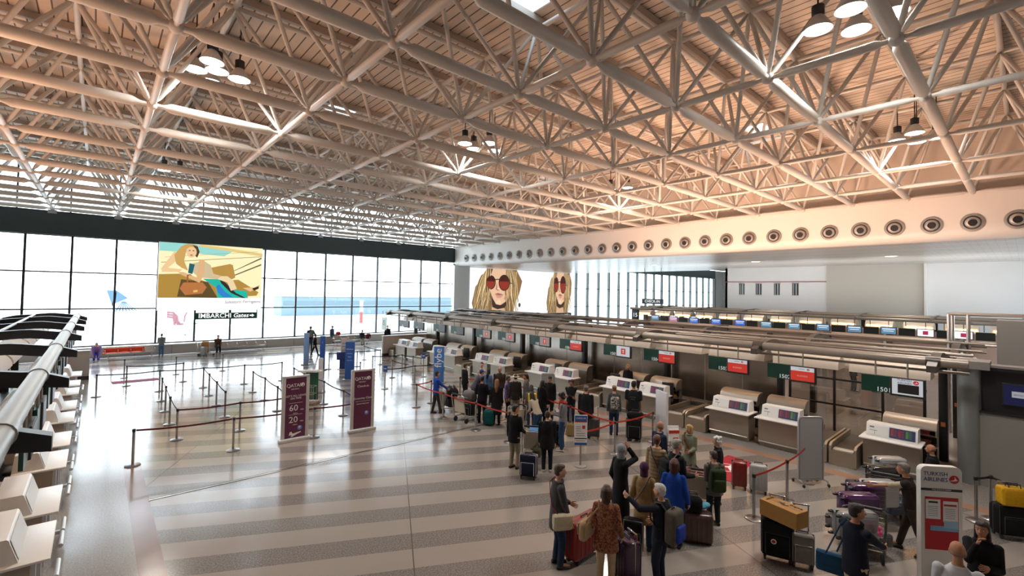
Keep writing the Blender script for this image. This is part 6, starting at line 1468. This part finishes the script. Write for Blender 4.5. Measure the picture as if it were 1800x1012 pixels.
# ---------------- the crowd in the red lanes
p = who('man in a black jacket and khaki trousers beside the navy suitcase', 903, 823, 711, 35, ('jacket', '141519', -.09), '8f8371', ('short', '2a1d17'), yaw=35, skin='mid', rh=(.1, .15, .55))
who('person in a black coat and dark trousers right of the navy suitcase, back turned', 961, 829, 722, 2, ('jacket', '151519', -.12), '1a1d28', ('short', '2b1b16'), build=1.15, shoe='b8b5ae')
suitcase('navy suitcase with white piping between two people in black', G(929, 840), rzof(14), .46, .28, .62, '1b2036', False, handle=.0, trim=PRW)
trolley('baggage trolley between the two people in black, a blue bag on its load', G(939, 802), rzof(8)); soft_bag('black duffel on the trolley between the two people in black', G(939, 800), rzof(98), .6, .36, .42, '141414', z0=.205)
soft_bag('light blue bag on top of the black duffel', G(939, 800), rzof(98), .46, .3, .16, '3f86c8', handles=False, z0=.625)
soft_bag('olive bag at the back of the trolley between the two people in black', G(944, 815), rzof(98), .44, .24, .28, '4a4a30', z0=.205)
p = who('young man in a grey hooded sweatshirt and red scarf, looking down', 989, 792, 690, 285, ('shirt', '74767a', -.06), '2b4566', ('curly', '1a1310'), nod=18, lh=(-.03, .17, .62), rh=(.03, .17, .62), shoe='b9b6b0', skin='mid')
bm = B(); path(bm, [p['T'](.05*math.cos(a), .0+.055*math.sin(a), .335+.012*math.sin(a)) for a in [2*PI*i/12 for i in range(12)]], .02*1.7, n=8, close=True); cap(bm, p['T'](.02, .07, .33), p['T'](.03, .085, .2), .03, .025); obj('scarf', bm, mat('red_scarf', hx('b5301f'), .85), p['o'])
who('woman with long dark hair in a cream sweater leaning over her luggage', 945, 770, 686, 320, ('shirt', 'b5aa98'), '2b4566', ('long', '17110f'), lean=32, lh=(-.06, .28, .5), rh=(.06, .26, .48), fem=True, skin='mid')
who('man in a red and black sports jacket and grey cap, back turned', 1029, 769, 677, 6, ('jacket', '1b1b1f', -.12), '20263a', ('cap', '5a544c', '7a756c'), build=1.15)
def side_panels(): pass
suitcase('dark grey case with its handle up beside the red and black jacket', G(1044, 770), rzof(15), .36, .26, .66, '3a3a3a', gloss=.4, handle=.34)
who('curly-haired youth in a dark hooded jacket with crossed arms, facing the viewer', 1003, 744, 667, 186, ('jacket', '1c1f22'), '23293a', ('curly', '14100e'), lh=(.05, .12, .64), rh=(-.05, .13, .62), skin='dark')
p = who('woman in grey with a checkered backpack, back turned to the viewer', 1079, 764, 677, 352, ('jacket', '54565c'), '2c3f60', ('short', '7a5a38'), fem=True, lod=1)
backpack('black and white checkered backpack', p, '222222', None, .28, .42, .14, .16, pattern('checker_print', '15151a', '3a3a3e', 'b5b2ac', 22))
p = who('man in a dark printed tee shirt at the counter, back turned', 1113, 768, 669, 8, ('tee', '1d2126'), '1c2030', ('short', '15110f'), skin='mid', build=1.15)
lettering('shirt_print', 'AAAA\nAAA', .07, MX(p['T'](0, -.083, .2), (1, 0, 0), (0, 0, 1)), mat('olive_print', (.12, .13, .06), .8), p['o'])
suitcase('tall black suitcase standing behind the man in the printed tee shirt', G(1114, 774), rzof(14), .5, .32, .72, '131316', False)
soft_bag('black shoulder bag laid on the tall black suitcase', G(1116, 774), rzof(12), .52, .26, .2, '141416', z0=.72)
d_ = ray(1104, 653); k = 17.05/d_.x; person('blonde airline agent in a dark jacket behind desk 1504', 0, 0, 1.68, 205, ('jacket', '1a1b20'), '1a1b20', ('bob', 'b08a58'), at=(17.05, d_.y*k, .09), fem=True, lod=1)
who('young man in a black jacket over a white shirt by the grey display board', 966, 738, 660, 200, ('jacket', '17181b'), '1b1d22', ('short', '120e0c'), nod=15, skin='mid')
who('woman with long black hair in a black coat before the grey display board', 952, 746, 668, 40, ('long', '141416', -.3), '151517', ('long', '100c0b'), fem=True)
who('woman in grey with her hair in a ponytail, turned to the left', 924, 738, 656, 268, ('shirt', '5e5c5a'), '1d1e24', ('pony', '2a1c15'), fem=True, skin='mid')
who('person with long hair and a pale hat, back turned', 905, 738, 657, 358, ('jacket', '2c2622'), '8a7a66', ('hat', '2a1c14', 'c9b29c'), fem=True)
who('girl in a purple patterned jacket next to the pale hat', 891, 733, 660, 110, ('jacket', pattern('purple_print', '332c4a', '564a78', '7a6fa0', 20)), '202028', ('pony', '1d1512'), fem=True, skin='mid')
who('stout man in a brown shirt behind the crowd, facing the viewer', 877, 716, 644, 172, ('shirt', '33291f'), '1f1c1c', ('fringe', '2b211b'), build=1.35, skin='mid')
who('woman with long ginger hair in a long black coat', 872, 746, 666, 8, ('long', '141519', -.28), '16161a', ('long', '7d4f26'), fem=True)
who('man in a black sweater pushing a trolley, back turned', 846, 743, 660, 14, ('shirt', '121317', -.05), '17181c', ('short', '17110e'), skin='mid', lh=(-.12, .15, .58), rh=(.12, .15, .58))
who('man in a blue cap and grey hooded jacket bending forward', 832, 716, 646, 75, ('jacket', '4a4752'), '23252e', ('cap', '30261e', '2a3f8a'), lean=28, rh=(.08, .28, .42), lh=(-.08, .28, .42))
who('slim man in black at the rear of the red lane', 816, 702, 639, 60, ('jacket', '141417', -.1), '1a1a1e', ('short', '191210'), skin='mid')
who('woman with long black hair in a light blue shirt, back turned', 857, 712, 647, 20, ('shirt', '5878a0', -.07), '23304a', ('long', '0f0c0c'), fem=True)
who('woman in a red striped top behind the blue cap', 846, 700, 636, 195, ('shirt', pattern('red_stripe_print', '8c2a2a', 'b8a8a0', 'c0b5b0', 14)), '23304a', ('short', '3a261a'), fem=True)
p = who('child in grey carrying a round yellow knapsack', 933, 752, 676, 350, ('shirt', '6a6866'), '2c3c58', ('long', '2a1b14'), fem=True, lo=1.3, skin='mid')
backpack('round yellow knapsack on the child in grey', p, 'd4b020', 'd4b020', .30, .34, .2, .22)
p = who('man in a blue jacket pushing a trolley at the red lane corner', 766, 726, 652, 72, ('jacket', '1f46a0'), '33332f', ('short', '17110e'), rh=(.1, .24, .58), lh=(-.1, .24, .58), skin='mid', lf=(-.055, -.07, 0), rf=(.058, .09, 0))
t3 = G(794, 722); trolley('baggage trolley pushed by the man in the blue jacket', t3, rzof(72))
soft_bag('big black holdall on top of the trolley of the man in blue', t3, rzof(72), .72, .42, .40, '111113', z0=.55); suitcase('black case lying low on the trolley of the man in blue', t3, rzof(75), .66, .44, .34, '17171a', False, z0=.2, wheels=False)
tag(obj('white_sack', (lambda b: (box(b, (0, 0, .3), (.3, .22, .6), bev=.09, seg=4), b)[1])(B()), cloth('c9c5bc'), None, loc=tuple(t3-RD*.30)[:2]+(.2,)), 'white sack on the trolley of the man in blue', 'sack')
t4 = G(824, 738); trolley('baggage trolley with a grey coat over its load in front of the black sweater', t4, rzof(40))
suitcase('dark case on the trolley below the grey coat', t4, rzof(40), .55, .4, .5, '222228', False, z0=.2, wheels=False)
soft_bag('grey coat bundled on the dark case', t4, rzof(30), .46, .36, .40, '6b6a6a', cat='coat', name='bundled_coat', handles=False, z0=.7)
soft_bag('teal rucksack standing on the floor by the ginger-haired woman', G(859, 747), rzof(5), .36, .26, .56, '0d4a4c', name='rucksack')
t6 = G(903, 757); trolley('dark baggage trolley behind the man in khaki trousers', t6, rzof(-10)); soft_bag('black holdall on the trolley behind the man in khaki trousers', t6, rzof(80), .62, .4, .5, '131315', z0=.205)
suitcase('big black case behind the young man in the grey sweatshirt', G(972, 784), rzof(10), .52, .34, .74, '121215', False)
soft_bag('tan shopping bag on the floor by the grey sweatshirt', G(1003, 766), rzof(10), .3, .18, .42, '8a744a')
# ---------------- far away by the windows
WN = -math.degrees(YAW)
who('person in a grey jacket and jeans standing at the glazing under the poster edge', 283, 625.5, 587, 0, ('jacket', '6d7276'), '4a6a92', ('short', '15110f'), lod=2, habs=0, lh=(-.08, .2, .62), rh=(.08, .2, .62))
def seat_at(label, x, y, z, top, legs, hair, **k): return person(label, 0, 0, 1.7, 0, top, legs, hair, at=(x, y), sit=z, lod=2, habs=k.pop('ang', 180), **k)
seat_at('seated person in a brown jacket on the bench right of the loaded trolley', 6.55, BY-.02, .50, ('jacket', '4a3626'), '1c1c22', ('short', '1a1310'), lean=12, lh=(-.06, .25, .2), rh=(.06, .25, .2))
seat_at('person in a lilac top and blue trousers bending forward on the left bench', .1, BY-.02, .50, ('jacket', '8a6aa5'), '2c3fb0', ('short', 'c9bba0'), lean=38, lh=(-.06, .3, .1), rh=(.06, .3, .1))
seat_at('pale-haired seated person on the bench by the far desks', 17.2, BY-.02, .50, ('jacket', '33383a'), '9a9a98', ('short', '8a7a66'), lean=25, lh=(-.06, .27, .16), rh=(.06, .27, .16))
soft_bag('dark red bag on the bench by the far desks', (17.9, BY-.02), 0, .4, .3, .45, '5a2028', z0=.43)
p = who('person in dark clothes with a grey rucksack looking out of the window', 545, 616, 573, 0, ('jacket', '23262a'), '2f4560', ('short', '15110f'), lod=2, habs=0, lh=(-.2, .08, .62), rh=(.2, .08, .62))
backpack('grey rucksack on the person looking out of the window', p, '6a6c68', None, .3, .45, .17)
who('person in black walking right between the two slim blue totems', 553, 624.5, 589, 80, ('jacket', '17191c', -.09), '191b20', ('short', '120e0c'), lod=2, lf=(-.05, -.15, .02), rf=(.05, .14, 0), rh=(.14, -.06, .5), lh=(-.14, .12, .52))
d_ = ray(585, 592); k = (WY-.95)/d_.y; seat_at('person in violet sitting on the window ledge with a red bag', d_.x*k, WY-.75, .78, ('jacket', '4a4c6a'), '5a5c60', ('short', '2a1c15'), ang=150, lf=(-.06, .2, .18), rf=(.06, .16, .1))
soft_bag('red bag on the ledge beside the person in violet', (d_.x*k+.65, WY-.45), 0, .4, .25, .3, '8a2a28', z0=.74)
d_ = ray(681, 590); k = 36.5/d_.y; person('person in black standing beyond the beige end screen', 0, 0, 1.74, 180, ('jacket', '141518'), '17181c', ('short', '191310'), at=(d_.x*k, 36.5), lod=2)
t7 = G(362, 624.5); trolley('baggage trolley with cartons near the glazing', t7, rzof(60))
for i, (dx, z, s, l) in enumerate([(-.1, .2, .5, 'lower brown carton on the trolley near the glazing'), (-.06, .6, .44, 'upper brown carton on the trolley near the glazing')]):
    bm = B(); box(bm, (0, 0, s*.4), (s, s*.9, s*.78), bev=.01); box(bm, (0, 0, s*.79), (.06, s*.9, .004)); tag(obj('carton', bm, CB, None, loc=tuple(t7+RD*dx)[:2]+(z,), rz=rzof(60)), l, 'box', 'cartons near the glazing')
suitcase('grey case propped in front of the cartons', G(358, 626), rzof(20), .4, .26, .66, '8a8c8c', gloss=.4)
for i, (y, c1, l) in enumerate([(6.0, '15171b', 'person in black waiting beyond the gantry'), (5.2, '0f6a74', 'person in teal waiting beyond the gantry'), (8.2, '6a1f20', 'person in dark red waiting beyond the gantry')]):
    person(l, 0, 0, 1.72, 60, ('jacket', c1), '1b1c22', ('short', '1a1310'), at=(29.0+i*.5, y), lod=2)
# ================================================================ LIGHT
sc = bpy.context.scene
w = bpy.data.worlds.new('sky'); sc.world = w; w.use_nodes = True; nt = w.node_tree; bg = nt.nodes['Background']
tcw = nt.nodes.new('ShaderNodeTexCoord'); sp = nt.nodes.new('ShaderNodeSeparateXYZ'); nt.links.new(tcw.outputs['Generated'], sp.inputs[0])
rp = nt.nodes.new('ShaderNodeValToRGB'); rp.color_ramp.elements[0].color = (.90, .955, 1, 1); rp.color_ramp.elements[1].color = (.70, .85, 1, 1); rp.color_ramp.elements[0].position = .0; rp.color_ramp.elements[1].position = .6
nt.links.new(sp.outputs[2], rp.inputs[0]); nt.links.new(rp.outputs[0], bg.inputs['Color']); bg.inputs['Strength'].default_value = SKY_S
sd = bpy.data.lights.new('sun', 'SUN'); sd.energy = SUN_S; sd.angle = math.radians(1.5); sd.color = (1, .96, .9); so = bpy.data.objects.new('sun', sd); C.objects.link(so)
so.rotation_euler = Vector((-.25, -.62, -1.25)).to_track_quat('-Z', 'Y').to_euler()
# warm uplighters on the two gantries; pale ones added to brighten the back wall
for x, y in ((19.0, 3.8), (19.0, 8.2), (19.0, 12.8), (19.0, 17.3), (21.8, 6.0), (21.8, 10.5), (22.5, 15.0)): spot('uplight_spot', (x, y, 3.35), UP_W, (1, .60, .40), (.22, .0, 1), 160, .3, .8)
for x, y in ((-3.3, 9.5), (-3.3, 14.0), (-3.3, 18.8), (-3.3, 23)): spot('uplight_spot', (x, y, 3.35), UP_W*.7, (1, .54, .32), (.1, 0, 1), 160, .3, .8)
for y in (2, 6.5, 11, 15.5, 20): spot('uplight_spot', (X2+3.1, y, 3.95), UP_W*.30, (1, .95, .9), (.45, 0, 1), 165, .3, .8)
# recessed downlights of the soffit
dl = None
for i, (x, y) in enumerate([(37.0, 13.7), (36.4, 5.6), (36.6, 22.0)]):
    lab = 'small round downlight in the metal soffit, %s from the near end' % ORD[(1, 0, 2)[i]]
    if dl is None:
        dl = thing('downlight', lab, 'ceiling lamp', (x, y, 7.4), 0, 'soffit downlights')
        bm = B(); lathe(bm, [(.36, -.002), (.36, -.015), (.29, -.02), (.29, -.002)], n=28); obj('ring', bm, WHITE, dl)
        bm = B(); lathe(bm, [(.001, -.004), (.29, -.004), (.29, -.012), (.001, -.012)], n=28); obj('lens', bm, glow('fff2df', 4.0), dl)
    else: dup(dl, (x, y, 7.4), 0, lab)
    spot('downlight_light', (x, y, 7.36), 500, (1, .9, .78), ang=140)
vs = sc.view_settings; vs.view_transform = 'Standard'; vs.look = 'None'; vs.exposure = EXPO; vs.gamma = 1.0; vs.use_curve_mapping = False
sc.cycles.max_bounces = 8; sc.cycles.diffuse_bounces = 4; sc.cycles.glossy_bounces = 4; sc.cycles.transparent_max_bounces = 12; sc.cycles.caustics_reflective = False; sc.cycles.caustics_refractive = False
sc.cycles.sample_clamp_indirect = 6.0
